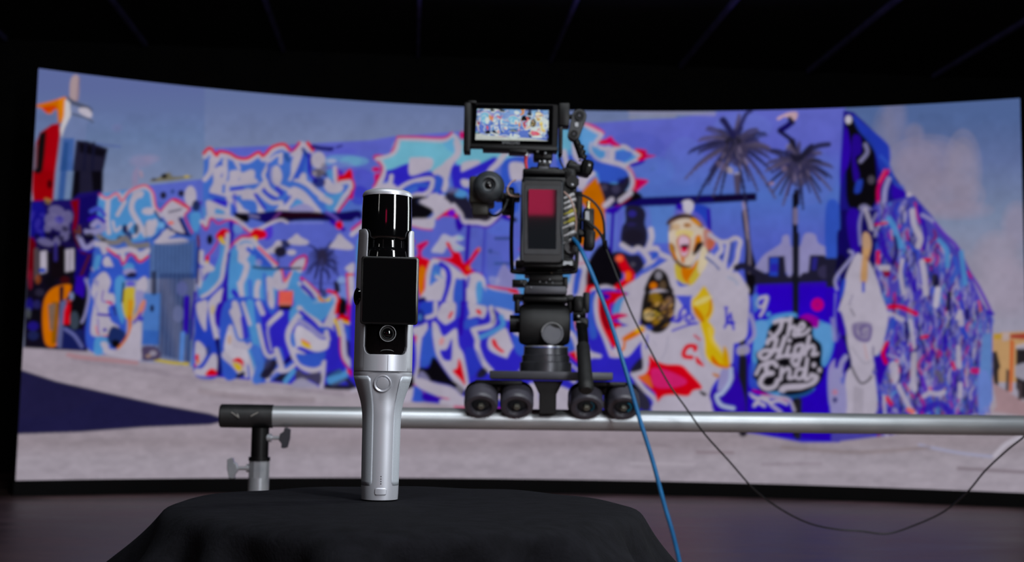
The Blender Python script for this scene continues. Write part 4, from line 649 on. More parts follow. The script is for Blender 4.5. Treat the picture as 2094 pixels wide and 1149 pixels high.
def tube(bm, P, r, n=10, sub=8, r2=None):
    P = [Vector(p) for p in P]; m = len(P); pts_ = []
    for i in range(m - 1):
        a, b, c, d = P[max(i - 1, 0)], P[i], P[i + 1], P[min(i + 2, m - 1)]
        for k in range(sub):
            t = k / sub; pts_.append(.5 * ((2 * b) + (c - a) * t + (2 * a - 5 * b + 4 * c - d) * t * t + (3 * b - a - 3 * c + d) * t ** 3))
    pts_.append(P[-1]); rings = []; u = None
    for i, p in enumerate(pts_):
        d = (pts_[min(i + 1, len(pts_) - 1)] - pts_[max(i - 1, 0)]).normalized()
        if u is None: u, w = frame_axes(d)
        else: u = (u - d * u.dot(d)).normalized(); w = d.cross(u)
        rr = r if r2 is None else r + (r2 - r) * i / (len(pts_) - 1)
        rings.append([bm.verts.new(p + (u * math.cos(2 * math.pi * k / n) + w * math.sin(2 * math.pi * k / n)) * rr) for k in range(n)])
    for p, q in zip(rings, rings[1:]):
        for k in range(n): bm.faces.new((p[k], p[(k + 1) % n], q[(k + 1) % n], q[k]))
    bm.faces.new(rings[0][::-1]); bm.faces.new(rings[-1])
def rrect(w, h, r, n=6):
    out = []
    for cx, cy, a0 in ((w / 2 - r, h / 2 - r, 0), (-w / 2 + r, h / 2 - r, 90), (-w / 2 + r, -h / 2 + r, 180), (w / 2 - r, -h / 2 + r, 270)):
        for i in range(n + 1):
            a = math.radians(a0 + 90 * i / n); out.append((cx + r * math.cos(a), cy + r * math.sin(a)))
    return out
def slab(bm, outline, y0, y1, c=(0, 0, 0), rot=None, bev=0.0):
    """outline in X,Z extruded along Y from y0 to y1, edges eased by bev"""
    M = rot.to_4x4() if rot else Matrix.Identity(4); c = Vector(c)
    cx = sum(p[0] for p in outline) / len(outline); cz = sum(p[1] for p in outline) / len(outline)
    def ring(y, inset):
        R = []
        for x, z in outline:
            dx, dz = x - cx, z - cz; L = math.hypot(dx, dz) or 1
            R.append(bm.verts.new(c + M @ Vector((x - dx / L * inset, y, z - dz / L * inset))))
        return R
    s = 1 if y1 > y0 else -1
    rs = [ring(y0, bev), ring(y0 + s * bev, 0), ring(y1 - s * bev, 0), ring(y1, bev)] if bev else [ring(y0, 0), ring(y1, 0)]
    n = len(outline)
    for p, q in zip(rs, rs[1:]):
        for i in range(n): bm.faces.new((p[i], p[(i + 1) % n], q[(i + 1) % n], q[i]))
    bm.faces.new(rs[0][::-1]); bm.faces.new(rs[-1])
def text_mesh(s, size):
    cu = bpy.data.curves.new('t', 'FONT'); cu.body = s; cu.size = size; cu.align_x = 'CENTER'; cu.align_y = 'CENTER'; cu.extrude = .00015
    o = bpy.data.objects.new('t', cu); C.objects.link(o); bpy.context.view_layer.update()
    me = bpy.data.meshes.new_from_object(o.evaluated_get(bpy.context.evaluated_depsgraph_get())); bpy.data.objects.remove(o); bpy.data.curves.remove(cu)
    bm = NB(); bm.from_mesh(me); bpy.data.meshes.remove(me); return bm

# ------------------------------------------------------------------ materials
m_wall = mat('black_drape_wall', (16, 16, 17), .9, noise=3)
m_ceil = mat('black_ceiling', (18, 18, 19), .9, noise=2)
m_rail = mat('ceiling_rail', (100, 94, 150), .5, noise=4)
m_plinth = mat('black_plinth', (10, 10, 11), .7, noise=6)
m_cloth = mat('black_cloth', (17, 17, 20), .95, spec=.06, noise=60, col2=(22, 22, 26), bump=(320, .5, .0012), aniso=(1, 2.2, 1))
m_silver = mat('silver_paint', (186, 188, 196), .42, .5, noise=900, col2=(184, 186, 194))
m_grip = mat('silver_grip', (176, 182, 190), .48, .3, noise=900, col2=(184, 190, 198))
m_gloss = mat('gloss_black', (5, 5, 6), .06, spec=.5)
m_glass = mat('display_glass', (8, 8, 9), .1, spec=.25)
m_black = mat('satin_black', (14, 14, 15), .35, noise=80, col2=(18, 18, 19))
m_rub = mat('black_rubber', (17, 17, 18), .6, noise=60)
m_plate = mat('dark_grey_metal', (60, 60, 68), .45, .3, noise=40, col2=(64, 64, 70))
m_body = mat('black_metal', (7, 7, 8), .42, .1, spec=.28, noise=50, col2=(13, 13, 14))
m_galv = mat('galvanised_pipe', (168, 173, 178), .42, .7, noise=14, col2=(194, 198, 202), bump=(40, .12, .002), aniso=(.35, 1, 1))
m_chrome = mat('worn_chrome', (176, 180, 188), .3, .6, noise=30, col2=(200, 202, 208))
m_tape = mat('black_tape', (15, 15, 17), .5, noise=24, col2=(30, 30, 32), bump=(50, .3, .002))
m_tyre = mat('grey_urethane', (66, 64, 74), .4, noise=30, col2=(76, 74, 84))
m_teal = mat('teal_core', (0, 110, 140), .4)
m_bolt = mat('dull_bolt', (120, 120, 110), .5, .5)
m_blue = mat('blue_cable', (14, 94, 148), .45, noise=30, col2=(20, 108, 166))
m_cab = mat('black_cable', (26, 26, 28), .5)
m_wire = mat('pale_wire', (170, 140, 130), .5)
m_red = mat('red_plug', (196, 40, 50), .45)
m_gold = mat('brass', (200, 180, 120), .3, .8)
m_white = mat('white_sticker', (170, 172, 178), .6)
m_yel = mat('yellow_mark', (150, 140, 30), .6)
# ------------------------------------------------------------------ floor (dark wooden boards, semi gloss)
fm = bpy.data.materials.new('dark_floor'); fm.use_nodes = True; nt = fm.node_tree; b = nt.nodes['Principled BSDF']
tc = nt.nodes.new('ShaderNodeTexCoord'); mp = nt.nodes.new('ShaderNodeMapping'); mp.inputs['Scale'].default_value = (.45, 1.5, 1); nt.links.new(tc.outputs['Object'], mp.inputs[0])
n1 = nt.nodes.new('ShaderNodeTexNoise'); n1.inputs['Scale'].default_value = 2.2; n1.inputs['Detail'].default_value = 8; n1.inputs['Roughness'].default_value = .62; nt.links.new(mp.outputs[0], n1.inputs['Vector'])
cr = nt.nodes.new('ShaderNodeValToRGB'); cr.color_ramp.elements[0].position = .35; cr.color_ramp.elements[0].color = rgb((92, 74, 70)); cr.color_ramp.elements[1].position = .65; cr.color_ramp.elements[1].color = rgb((182, 150, 142))
nt.links.new(n1.outputs['Fac'], cr.inputs[0]); nt.links.new(cr.outputs[0], b.inputs['Base Color'])
rr_ = nt.nodes.new('ShaderNodeMapRange'); rr_.inputs[1].default_value = .3; rr_.inputs[2].default_value = .7; rr_.inputs[3].default_value = .34; rr_.inputs[4].default_value = .5
nt.links.new(n1.outputs['Fac'], rr_.inputs[0]); nt.links.new(rr_.outputs[0], b.inputs['Roughness'])
b.inputs['Specular IOR Level'].default_value = .35
# ------------------------------------------------------------------ room, turned a little towards the LED wall's own axis
RA = math.atan2(843 - 1047, FPX)                        # bearing of the room's long axis
ax = Vector((math.sin(RA), math.cos(RA), 0)); ay = Vector((math.cos(RA), -math.sin(RA), 0))
def room(u, v, z): return ay * u + ax * v + Vector((0, 0, z))
def struct(name, p, s, m, rz=-RA):
    bm = NB(); box(bm, (0, 0, 0), s); o = mesh(name, bm, m, local=True, smooth=False); o.location = p; o.rotation_euler[2] = rz; o['kind'] = 'structure'; return o
HC = 5.4
struct('floor', room(1.3, 4.5, -.05), (17, 21, .1), fm)
struct('ceiling', room(1.3, 4.5, HC + .05), (17, 21, .1), m_ceil)
struct('wall_back', room(1.3, 15.05, HC / 2), (17, .1, HC), m_wall)
struct('wall_left', room(-7.25, 4.5, HC / 2), (.1, 21, HC), m_wall)
struct('wall_right', room(9.85, 4.5, HC / 2), (.1, 21, HC), m_wall)
struct('wall_front', room(1.3, -6.05, HC / 2), (17, .1, HC), m_wall)
i = 0
for k in range(-4, 6):
    u = k * (HC - .06 - CAMZ) * .4 + .0
    i += 1
    struct(f'trim_{i}', room(u, 4.5, HC - .03), (.045, 20.8, .06), m_rail)
# ------------------------------------------------------------------ LED wall
CX, CY, RW, ZT, ZB, A0, A1, DB = .8226588, .9856127, 11.9638585, 4.2233325, .1524789, -.4859165, .3807924, .0644
def project_to_pixels(P):
    """wall points projected through the camera to the image pixels PICTURE is drawn in"""
    q = P - np.array([0, 0, 1.06]); z = q @ Fv
    return 1047 + FPX * (q @ Rv) / z, 574.5 - FPX * (q @ Uv) / z
def sample(x, y):
    x = np.clip(x, 0, PW - 1.01); y = np.clip(y, 0, PH - 1.01); ix = x.astype(int); iy = y.astype(int); fx = (x - ix)[:, None]; fy = (y - iy)[:, None]
    return (PICTURE[iy, ix] * (1 - fx) + PICTURE[iy, ix + 1] * fx) * (1 - fy) + (PICTURE[iy + 1, ix] * (1 - fx) + PICTURE[iy + 1, ix + 1] * fx) * fy
def grid_mesh(name, V, nx, ny, colors, m, parent):
    me = bpy.data.meshes.new(name); I = (np.arange(ny - 1)[:, None] * nx + np.arange(nx - 1)[None, :]).ravel()
    F = np.stack([I, I + 1, I + nx + 1, I + nx], 1).astype(np.int32)
    me.vertices.add(len(V)); me.vertices.foreach_set('co', V.astype(np.float32).ravel())
    me.loops.add(F.size); me.loops.foreach_set('vertex_index', F.ravel()); me.polygons.add(len(F)); me.polygons.foreach_set('loop_start', np.arange(0, F.size, 4, dtype=np.int32))
    me.update(calc_edges=True); a = me.color_attributes.new('picture', 'FLOAT_COLOR', 'POINT')
    a.data.foreach_set('color', np.concatenate([colors, np.ones((len(colors), 1))], 1).astype(np.float32).ravel()); me.materials.append(m)
    o = bpy.data.objects.new(name, me); C.objects.link(o); o.parent = parent; return o
led = thing('led_wall', 'huge curved LED wall showing a blue graffiti building under a pale sky', 'screen', (CX, CY + RW, 0))
NX, NY = 1001, 431
aa = np.linspace(A0, A1, NX); zz = np.linspace(ZB, ZT, NY)
AG, ZG = np.meshgrid(aa, zz)
WP = np.stack([CX + RW * np.sin(AG), CY + RW * np.cos(AG), ZG], -1).reshape(-1, 3)
col = sample(*project_to_pixels(WP))  # colour taken at the image pixel where the camera sees each vertex
WL = WP - np.array([CX, CY + RW, 0])
grid_mesh('screen', WL, NX, NY, col, emis_attr('led_picture', 1.0), led)
def arc_block(z0, z1, r0, r1, a0, a1, n=60):
    bm = NB(); rows = []
    for k in range(n + 1):
        a = a0 + (a1 - a0) * k / n; s, c = math.sin(a), math.cos(a)
        rows.append([bm.verts.new((CX + r * s, CY + r * c, z)) for r, z in ((r0, z0), (r0, z1), (r1, z1), (r1, z0))])
    for p, q in zip(rows, rows[1:]):
        for j in range(4): bm.faces.new((p[j], p[(j + 1) % 4], q[(j + 1) % 4], q[j]))
    bm.faces.new(rows[0]); bm.faces.new(rows[-1][::-1]); return bm
mesh('cabinet', arc_block(ZB, ZT + .004, RW + .004, RW + .12, A0 - .0006, A1 + .0006), m_plinth, led)
mesh('plinth', arc_block(0, ZB - .004, RW + .03, RW + .5, A0 - .001, A1 + .001), m_plinth, led)
# ------------------------------------------------------------------ table cloth on the small round table
TY = 1.133; base = at(776, 1021, TY); TZ = base.z
tcx, tcy = at(828, 1030, 1.113).x, 1.113
bm = NB(); NA = 220; rings = []
prof = [(0, 0), (.03, 0), (.07, 0), (.11, 0), (.15, 0), (.18, 0), (.198, -.0004), (.208, -.0016), (.215, -.004), (.2195, -.008), (.2225, -.014), (.226, -.022), (.230, -.03), (.236, -.04), (.243, -.05), (.251, -.062), (.262, -.08), (.276, -.11), (.288, -.15), (.300, -.2), (.316, -.3), (.33, -.45), (.34, -.6), (.35, -.8), (.352, -TZ + .004)]
ph = [random.uniform(0, 6.28) for _ in range(6)]
for r, z in prof:
    dp = max(0, min(1, (-z - .005) / .06)) ** 1.2; ring = []
    for k in range(NA):
        t = 2 * math.pi * k / NA; side = math.sin(t) ** 2
        fold = .55 * math.sin(8 * t + ph[0] + 1.1 * math.sin(2 * t + ph[3])) + .45 * math.sin(13 * t + ph[1]) + .30 * math.sin(23 * t + ph[2]); fold = math.copysign(abs(fold) ** .7, fold) - .3 * (1 - side)
        rb = r if r < .2225 else .2225 + (r - .2225) * (.45 + .58 * side)
        rr = rb + dp * .036 * fold * (.75 + .25 * (1 - side)) + (.002 * math.sin(7 * t + ph[4]) if r > .15 else 0); zt = z + .0006 * math.sin(11 * t + r * 70 + ph[5]) * (1 if r > .05 and z > -.01 else 0)
        ring.append(bm.verts.new((tcx + rr * math.sin(t), tcy + rr * math.cos(t), TZ - .0008 + zt)) if r > 0 else None)
    rings.append(ring if r > 0 else [bm.verts.new((tcx, tcy, TZ - .0008))])
for p, q in zip(rings, rings[1:]):
    for k in range(NA):
        j = (k + 1) % NA
        bm.faces.new((p[0], q[k], q[j])) if len(p) == 1 else bm.faces.new((p[k], p[j], q[j], q[k]))
cl = mesh('tablecloth', bm, m_cloth, sharp=180); tag(cl, 'black cloth draped over the small round table in the foreground', 'tablecloth')
sub = cl.modifiers.new('soft', 'SUBSURF'); sub.levels = 1; sub.render_levels = 1
sol = cl.modifiers.new('thickness', 'SOLIDIFY'); sol.thickness = .0012; sol.offset = -1
# a few bits of pale lint on the cloth
# ------------------------------------------------------------------ handheld scanner, local frame: front = -Y, z up from the table
K = TY / FPX * .988
def zp(y): return (1025.5 - y) * K
dev = thing('handheld_scanner', 'silver and black handheld 3D scanner standing upright on the black cloth', 'scanner', (base.x, TY, TZ + .0006), math.radians(12))
rad = [(1027, 35.8), (1025.5, 37), (1015, 37.6), (998, 38), (940, 38.6), (880, 39), (858, 39.6), (842, 41.2), (826, 44.6), (812, 49), (800, 53), (788, 57), (779, 59), (776, 59.6), (772, 60), (770, 60), (767.6, 60)]
def rz_(y):
    ys = [p[0] for p in rad][::-1]; rs = [p[1] for p in rad][::-1]; return float(np.interp(y, ys, rs)) * K
bm = NB(); lathe(bm, (0, 0, 0), (0, 0, 1), [(0, 0)] + [(max(zp(y), 0), r * K) for y, r in rad if y < 1027] + [(zp(767.6), 50 * K)], 64)
for v in bm.verts:                                       # the flare is scooped out between the two grips
    a_ = abs(math.atan2(v.co.x, -v.co.y)); y_ = 1025.5 - v.co.z / K
    rec = 9 * K * max(0, 1 - abs(y_ - 797) / 46.0) ** .8 * max(0, min(1, (math.radians(36) - a_) / math.radians(20))) if y_ > 769 else 0
    r_ = math.hypot(v.co.x, v.co.y)
    if r_ > 1e-6 and rec: v.co.x *= (r_ - rec) / r_; v.co.y *= (r_ - rec) / r_
h = mesh('handle', bm, m_silver, dev, local=True, label='silver tapered lower handle')
def wrap(name, th0, th1, y_lo, y_hi, off, rfun, m, parent, thick=.0006, rc=6, n=24, nz=26, cornerpow=True, label=None, kind=None):
    """panel wrapped on the body between two bearings (deg from the front), corners rounded with radius rc px"""
    bm = NB(); cols_ = []
    for k in range(n + 1):
        t = k / n; th = math.radians(th0 + (th1 - th0) * t); R = rfun((y_lo + y_hi) / 2); wid = abs(math.radians(th1 - th0)) * R / K
        d = min(t, 1 - t) * wid; cut = rc - math.sqrt(max(0, rc * rc - max(0, rc - d) ** 2)) if d < rc else 0
        lo, hi = y_lo - cut, y_hi + cut; c_ = []
        for j in range(nz + 1):
            y = lo + (hi - lo) * j / nz; r = rfun(y) + off
            c_.append(bm.verts.new((r * math.sin(th), -r * math.cos(th), zp(y))))
        cols_.append(c_)
    for p, q in zip(cols_, cols_[1:]):
        for j in range(nz): bm.faces.new((p[j], q[j], q[j + 1], p[j + 1]))
    o = mesh(name, bm, m, parent, local=True, sharp=80, label=label, kind=kind); s_ = o.modifiers.new('t', 'SOLIDIFY'); s_.thickness = thick; s_.offset = 0; return o
wrap('grip_panel', 31, 158, 997, 776, -.00012, rz_, m_grip, dev, .0004)
wrap('grip_panel', -31, -158, 997, 776, -.00012, rz_, m_grip, dev, .0004)
# shells above the seam
RS = 60 * K
def top_y(th):
    a = abs((th + 180) % 360 - 180)
    if a < 48:
        d = (48 - a) / 180 * math.pi * 60; rc = 17
        return 733 - (rc - math.sqrt(max(0, rc * rc - max(0, rc - d) ** 2)) if d < rc else 0) * 1.0
    if a < 112:
        d = min(a - 48, 112 - a) / 180 * math.pi * 60; rc = 14
        return 475 + (rc - math.sqrt(max(0, rc * rc - max(0, rc - d) ** 2)) if d < rc else 0)
    return 600
bm = NB(); cols_ = []; ths = sorted(set([round(-180 + i * 2.0, 2) for i in range(181)] + [s * v for s in (-1, 1) for v in (47.99, 48.01, 48.4, 49.2, 50.5, 111.99, 112.01, 111.6, 110.8, 109.5)]))[:-1]
for th in ths:
    ty = top_y(th); c_ = []
    for j in range(31):
        y = 766.4 + (ty - 766.4) * j / 30; r = RS * (1 - .045 * max(0, min(1, (600 - y) / 130)) ** 1.5)
        a = math.radians(th); c_.append(bm.verts.new((r * math.sin(a), -r * math.cos(a), zp(y))))
    cols_.append(c_)
for q in range(len(cols_)):
    p, w = cols_[q], cols_[(q + 1) % len(cols_)]
    if abs(p[-1].co.z - w[-1].co.z) > .02:
        # step between a low and a high column: only join the lower stretch
        continue
    for j in range(30): bm.faces.new((p[j], w[j], w[j + 1], p[j + 1]))
# close the narrow slits left at the steps, up to the lower column's height
sh = mesh('shell', bm, m_silver, dev, local=True, sharp=60, label='silver outer shell open at the front')
s_ = sh.modifiers.new('t', 'SOLIDIFY'); s_.thickness = .0014; s_.offset = -1
bv = sh.modifiers.new('b', 'BEVEL'); bv.width = .0006; bv.segments = 2; bv.limit_method = 'ANGLE'
bm = NB(); lathe(bm, (0, 0, 0), (0, 0, 1), [(zp(769), 0), (zp(769), 54 * K), (zp(766), 54 * K), (zp(760), 57.0 * K), (zp(540), 56.0 * K), (zp(520), 53 * K), (zp(512), 45 * K), (zp(512), 0)], 56)
mesh('core', bm, m_gloss, dev, local=True, label='gloss black inner body')
bm = NB(); lathe(bm, (0, 0, 0), (0, 0, 1), [(zp(520), 0), (zp(520), 45.5 * K), (zp(497), 45.5 * K), (zp(494), 44 * K), (zp(494), 0)], 48)
nk = mesh('neck', bm, m_gloss, dev, local=True)
bm = NB()
for a_ in (-42, -14, 14, 42): box(bm, (45.6 * K * math.sin(math.radians(a_)), -45.6 * K * math.cos(math.radians(a_)), zp(507)), (.0007, .0007, 22 * K), 0, Matrix.Rotation(math.radians(a_), 3, 'Z'))
mesh('rib', bm, m_body, nk, local=True, kind='stuff')
bm = NB(); lathe(bm, (0, 0, 0), (0, 0, 1), [(zp(496), 0), (zp(496), 49 * K), (zp(493), 51.5 * K), (zp(489), 52.3 * K), (zp(430), 52 * K), (zp(404.4), 51 * K), (zp(404.4), 0)], 72)
mesh('window', bm, m_gloss, dev, local=True, label='gloss black cylindrical sensor window')
bm = NB(); lathe(bm, (0, 0, 0), (0, 0, 1), [(zp(404), 0), (zp(404), 51.8 * K), (zp(402), 52 * K), (zp(399), 51.6 * K), (zp(395.5), 50 * K), (zp(392.5), 47 * K), (zp(390.5), 42 * K), (zp(389.4), 34 * K), (zp(389), 20 * K), (zp(389), 0)], 64)
mesh('cap', bm, m_silver, dev, local=True, label='domed silver cap')
# display on its hinge
bm = NB(); dr = Matrix.Rotation(math.radians(-9), 3, 'Z') @ Matrix.Rotation(math.radians(4), 3, 'X')
dc = Vector((2.5 * K, -66 * K, zp(604))); slab(bm, rrect(115.5 * K, 137 * K, 6 * K), -.004, .004, dc, dr, .0008)
disp = mesh('display', bm, m_black, dev, local=True, sharp=50, label='square black display')
bm = NB(); slab(bm, rrect(107 * K, 129 * K, 4 * K), -.00425, -.0036, dc, dr)
mesh('glass', bm, m_glass, disp, local=True, sharp=50)
bm = NB(); box(bm, (0, -59 * K, zp(598)), (30 * K, 16 * K, 60 * K), .001); mesh('hinge', bm, m_black, disp, local=True)
# front lens
lx, ly = 1.5 * K, -56.8 * K
bm = NB(); lathe(bm, (lx, ly + .001, zp(690.5)), (0, -1, 0), [(0, 17 * K), (.0019, 17 * K), (.0023, 16.2 * K), (.0023, 14.6 * K), (.0012, 13.8 * K), (.0012, 0)], 40)
ln = mesh('lens', bm, m_body, dev, local=True, label='round front camera lens with a thin grey ring')
bm = NB(); lathe(bm, (lx, ly - .0005, zp(690.5)), (0, -1, 0), [(0, 15.6 * K), (.0013, 16.9 * K), (.0018, 16.4 * K), (.0018, 15.6 * K), (0, 15.2 * K)], 40); mesh('ring', bm, mat('lens_ring', (150, 152, 156), .35, .4), ln, local=True)
bm = NB(); lathe(bm, (lx, ly - .0001, zp(690.5)), (0, -1, 0), [(0, 11 * K), (.001, 10 * K), (.0022, 6 * K), (.0026, 0)], 32); mesh('glass', bm, m_gloss, ln, local=True)
bm = NB(); tube(bm, [(lx + 13 * K * math.cos(a) * 1, ly + .0002, zp(727) + 3.4 * K * math.sin(a)) for a in [math.radians(d) for d in range(0, 181, 30)]], .00035, 6, 4)
mesh('sensor_slot', bm, mat('slot_grey', (52, 52, 54), .3), dev, local=True)
# side lenses
for sg in (-1,):
    bm = NB(); a_ = math.radians(78 * sg); d_ = Vector((math.sin(a_), -math.cos(a_), 0)); lathe(bm, d_ * (RS - .001) + Vector((0, 0, zp(614))), d_, [(0, 19 * K), (.0016, 18 * K), (.0028, 13 * K), (.0034, 7 * K), (.0036, 0)], 32)
    mesh('side_lens', bm, m_gloss, dev, local=True, label='small domed black side lens')
# round button, seam, power button, dots
fr = Matrix.Rotation(math.radians(-4), 3, 'Z')
by = 791; th_ = math.radians(-6); bp = Vector(((rz_(by) - 7.0 * K) * math.sin(th_), -(rz_(by) - 7.0 * K) * math.cos(th_), zp(by))); bn = Vector((math.sin(th_), -math.cos(th_), -.22)).normalized()
bm = NB(); lathe(bm, bp - bn * .0022, bn, [(0, 18.5 * K), (.0026, 18.5 * K), (.0034, 17.6 * K), (.0036, 16.2 * K), (.003, 14.2 * K), (.0026, 12.8 * K), (.0028, 12.4 * K), (.0034, 11.6 * K), (.0036, 8 * K), (.0037, 0)], 40)
mesh('button', bm, m_silver, dev, local=True, label='round silver push button')
wrap('power_button', -21, 15, 1015.5, 1001, .0001, rz_, m_silver, dev, .0007, 4, 18, 6, label='small rounded power button')
for y in (978, 983, 988, 992.6):
    bm = NB(); a_ = math.radians(-3); cyl(bm, Vector((rz_(y) * math.sin(a_), -rz_(y) * math.cos(a_), zp(y))) + Vector((0, .0006, 0)), Vector((rz_(y) * math.sin(a_), -rz_(y) * math.cos(a_) - .00012, zp(y))), .00052, n=10)
    mesh('indicator', bm, m_body, dev, local=True)
bm = NB(); lathe(bm, (0, 0, 0), (0, 0, 1), [(zp(768), 55 * K), (zp(768), 59.3 * K), (zp(766), 59.3 * K), (zp(766), 55 * K)], 64); mesh('seam', bm, m_body, dev, local=True)
bm = NB(); a_ = math.radians(3); box(bm, (RS * math.sin(a_), -RS * math.cos(a_), zp(750)), (.0003, .0004, 32 * K)); mesh('split_line', bm, m_plate, dev, local=True)
# ------------------------------------------------------------------ pipe rail, its stand
pa, pb = at(450, 850, 2.66), at(2230, 872, 2.86); pd = (pb - pa).normalized()
rail = thing('pipe_rail', 'long galvanised steel pipe running across the frame as a slider rail', 'rail', (pa.x, pa.y, pa.z - .024))
bm = NB(); tube(bm, [pa + pd * .02, pa + pd * 1.0, pb], .0240, 32, 6); mesh('pipe', bm, m_galv, rail)
bm = NB(); lathe(bm, pa, pd, [(0, 0), (0, .0235), (.003, .0262), (.06, .0265), (.117, .0262), (.117, .0236)], 32)
slv = mesh('sleeve', bm, m_tape, rail, label='black taped end sleeve')
bm = NB()
for (x0, y0, x1, y1) in ((472, 843, 488, 854), (484, 846, 487, 851), (512, 851, 527, 843), (516, 848, 522, 846)):
    p0, p1 = at(x0, y0, 2.63), at(x1, y1, 2.63)
    for p in (p0, p1): p.y = pa.y - .0262 + abs(p.z - pa.z) ** 2 * 12
    tube(bm, [p0, (p0 + p1) / 2, p1], .0011, 6, 3)
mesh('scuff', bm, mat('scuff_grey', (150, 146, 140), .7), slv, kind='stuff')
sp = at(533, 870, 2.66)
stand = thing('pipe_stand', 'upright pipe stand with T knobs holding the left end of the rail', 'stand', (sp.x, sp.y, 0))
rS = 19 * mpx(2.66)
zc = at(533, 940, 2.66).z; zd = at(533, 977, 2.66).z
bm = NB(); cyl(bm, (sp.x, sp.y, zc - .004), (sp.x, sp.y, pa.z - .0256), rS * .93, n=32); mesh('riser', bm, m_body, stand, label='black riser tube under the rail')
bm = NB(); lathe(bm, (sp.x, sp.y, zd), (0, 0, 1), [(0, 0), (0, rS * 1.1), (zc - zd - .003, rS * 1.1), (zc - zd, rS * 1.02), (zc - zd, 0)], 10); col_ = mesh('collar', bm, m_chrome, stand, label='faceted chrome clamp collar', sharp=20)
bm = NB(); cyl(bm, (sp.x, sp.y, zc - .002), (sp.x, sp.y, zc + .006), rS * 1.14, n=28); mesh('ring', bm, m_body, col_)
bm = NB(); lathe(bm, (sp.x, sp.y, 0), (0, 0, 1), [(0.02, rS * 1.08), (zd + .001, rS * 1.08), (zd + .001, 0)], 32); mesh('post', bm, m_chrome, stand, label='chrome lower post')
bm = NB(); lathe(bm, (sp.x, sp.y, 0), (0, 0, 1), [(0, 0), (0, .2), (.012, .2), (.02, .03), (.02, 0)], 40); mesh('base', bm, m_body, stand)
def tknob(y, x0, x1, sgn, mname):
    a = Vector((at(x0, y, 2.66).x, sp.y - .002, at(x0, y, 2.66).z)); e = Vector((at(x1, y, 2.66).x, sp.y - .002, at(x1, y, 2.66).z - .0005))
    bm = NB(); cyl(bm, a, a + (e - a) * .25, .009, n=16); cyl(bm, a, e, .0042, n=14); s = mesh('screw', bm, m_chrome, stand, label='T knob screw')
    bm = NB(); hw = .0225
    o = [(-.006, -hw), (.0, -hw * 1.02), (.007, -hw * .9), (.009, 0), (.007, hw * .9), (0, hw * 1.02), (-.006, hw), (-.007, hw * .6), (-.014, .007), (-.014, -.007), (-.007, -hw * .6)]
    o = [(x * sgn, z) for x, z in o]
    slab(bm, o, -.006, .006, e, Matrix.Rotation(math.radians(8 * sgn), 3, 'Y'), .0015); mesh('knob', bm, mname, s)
tknob(895, 546, 585, 1, m_plate); tknob(957, 515, 474, -1, m_chrome)
# ------------------------------------------------------------------ dolly with angled wheels
YR = 2.70
def prail(px): # axis point of the rail under a pixel column
    best = pa
    for i in range(60):
        t = i / 59 * (pb - pa).length; q = pa + pd * t; v = q - Vector((0, 0, CAMZ)); z = v.dot(Vector(Fv)); x = 1047 + FPX * v.dot(Vector(Rv)) / z
        if x <= px: best = q; x_ = x; t_ = t
    return best + pd * max(0, (px - x_)) * mpx(best.y)
pc = prail(1125)
dolly = thing('track_dolly', 'black skate dolly with angled wheels riding on the pipe', 'dolly', (pc.x, pc.y, pc.z + .024))
def dpl(name, x0, y0, x1, y1, Y0, Y1, m, bev=.002, parent=dolly, label=None):
    bm = NB(); rbox(bm, x0, y0, x1, y1, Y0, Y1, bev); return mesh(name, bm, m, parent, label=label)
YP = pc.y
dpl('deck', 998, 761, 1250, 777, YP - .10, YP + .12, m_plate, label='flat grey deck plate')
RWh = .0380
for (px) in (984, 1056, 1196, 1270):
    for sd in (-1, 1):
        q = prail(px); n_ = Vector((0, sd, 1)).normalized(); axd = Vector((0, sd, -1)).normalized()
        c0 = q + n_ * (.0245 + RWh)
        bm = NB(); w = .0235
        lathe(bm, c0 - axd * w, axd, [(0, 0), (0, RWh * .72), (.001, RWh * .9), (.004, RWh * .985), (.008, RWh), (w * 2 - .010, RWh), (w * 2 - .005, RWh * .985), (w * 2 - .001, RWh * .92), (w * 2, RWh * .8), (w * 2 - .001, RWh * .66), (w * 2 - .008, RWh * .56), (w * 2 - .008, 0)], 40)
        wh = mesh('wheel', bm, m_tyre, dolly)
        bm = NB(); lathe(bm, c0 + axd * (w - .0078), axd, [(0, RWh * .55), (.0012, RWh * .5), (.0012, RWh * .22), (.0012, 0)], 28)
        mesh('hub', bm, mat('dark_hub', (14, 26, 34), .4), wh)
        if px in (1270, 1196) and sd < 0:
            u_, w_ = frame_axes(axd); bm = NB(); cc_ = c0 + axd * (w - .0062); tube(bm, [cc_ + (Vector((math.cos(a), 0, 0)) + axd.cross(Vector((1, 0, 0))) * math.sin(a)) * RWh * .44 for a in [math.radians(d) for d in range(-50, 61, 22)]], .0030 if px == 1270 else .0012, 8, 3); mesh('core', bm, m_teal, wh)
        if px in (1196,): pass
        bm = NB(); lathe(bm, c0 + axd * (w - .006), axd, [(0, .0078), (.006, .0078), (.008, .006), (.008, 0)], 6); mesh('bolt', bm, m_bolt, wh, sharp=20)
        bm = NB(); lathe(bm, c0 - axd * (w + .002), axd, [(0, RWh * .6), (0, RWh * .97), (.006, RWh * 1.012), (.012, RWh * 1.012), (.012, RWh * .6)], 32); mesh('rim', bm, m_teal if sd > 0 else m_body, wh)
        if sd < 0:
            bm = NB(); cc_ = c0 + axd * (w * .2); e1 = Vector((1, 0, 0)); e2 = axd.cross(e1)
            if e2.z > 0: e2 = -e2
            tube(bm, [cc_ + (e1 * math.cos(a) + e2 * math.sin(a)) * (RWh - .0006) for a in [math.radians(d) for d in range(50, 131, 16)]], .0022, 8, 3, r2=.0016); mesh('edge', bm, m_teal, wh)
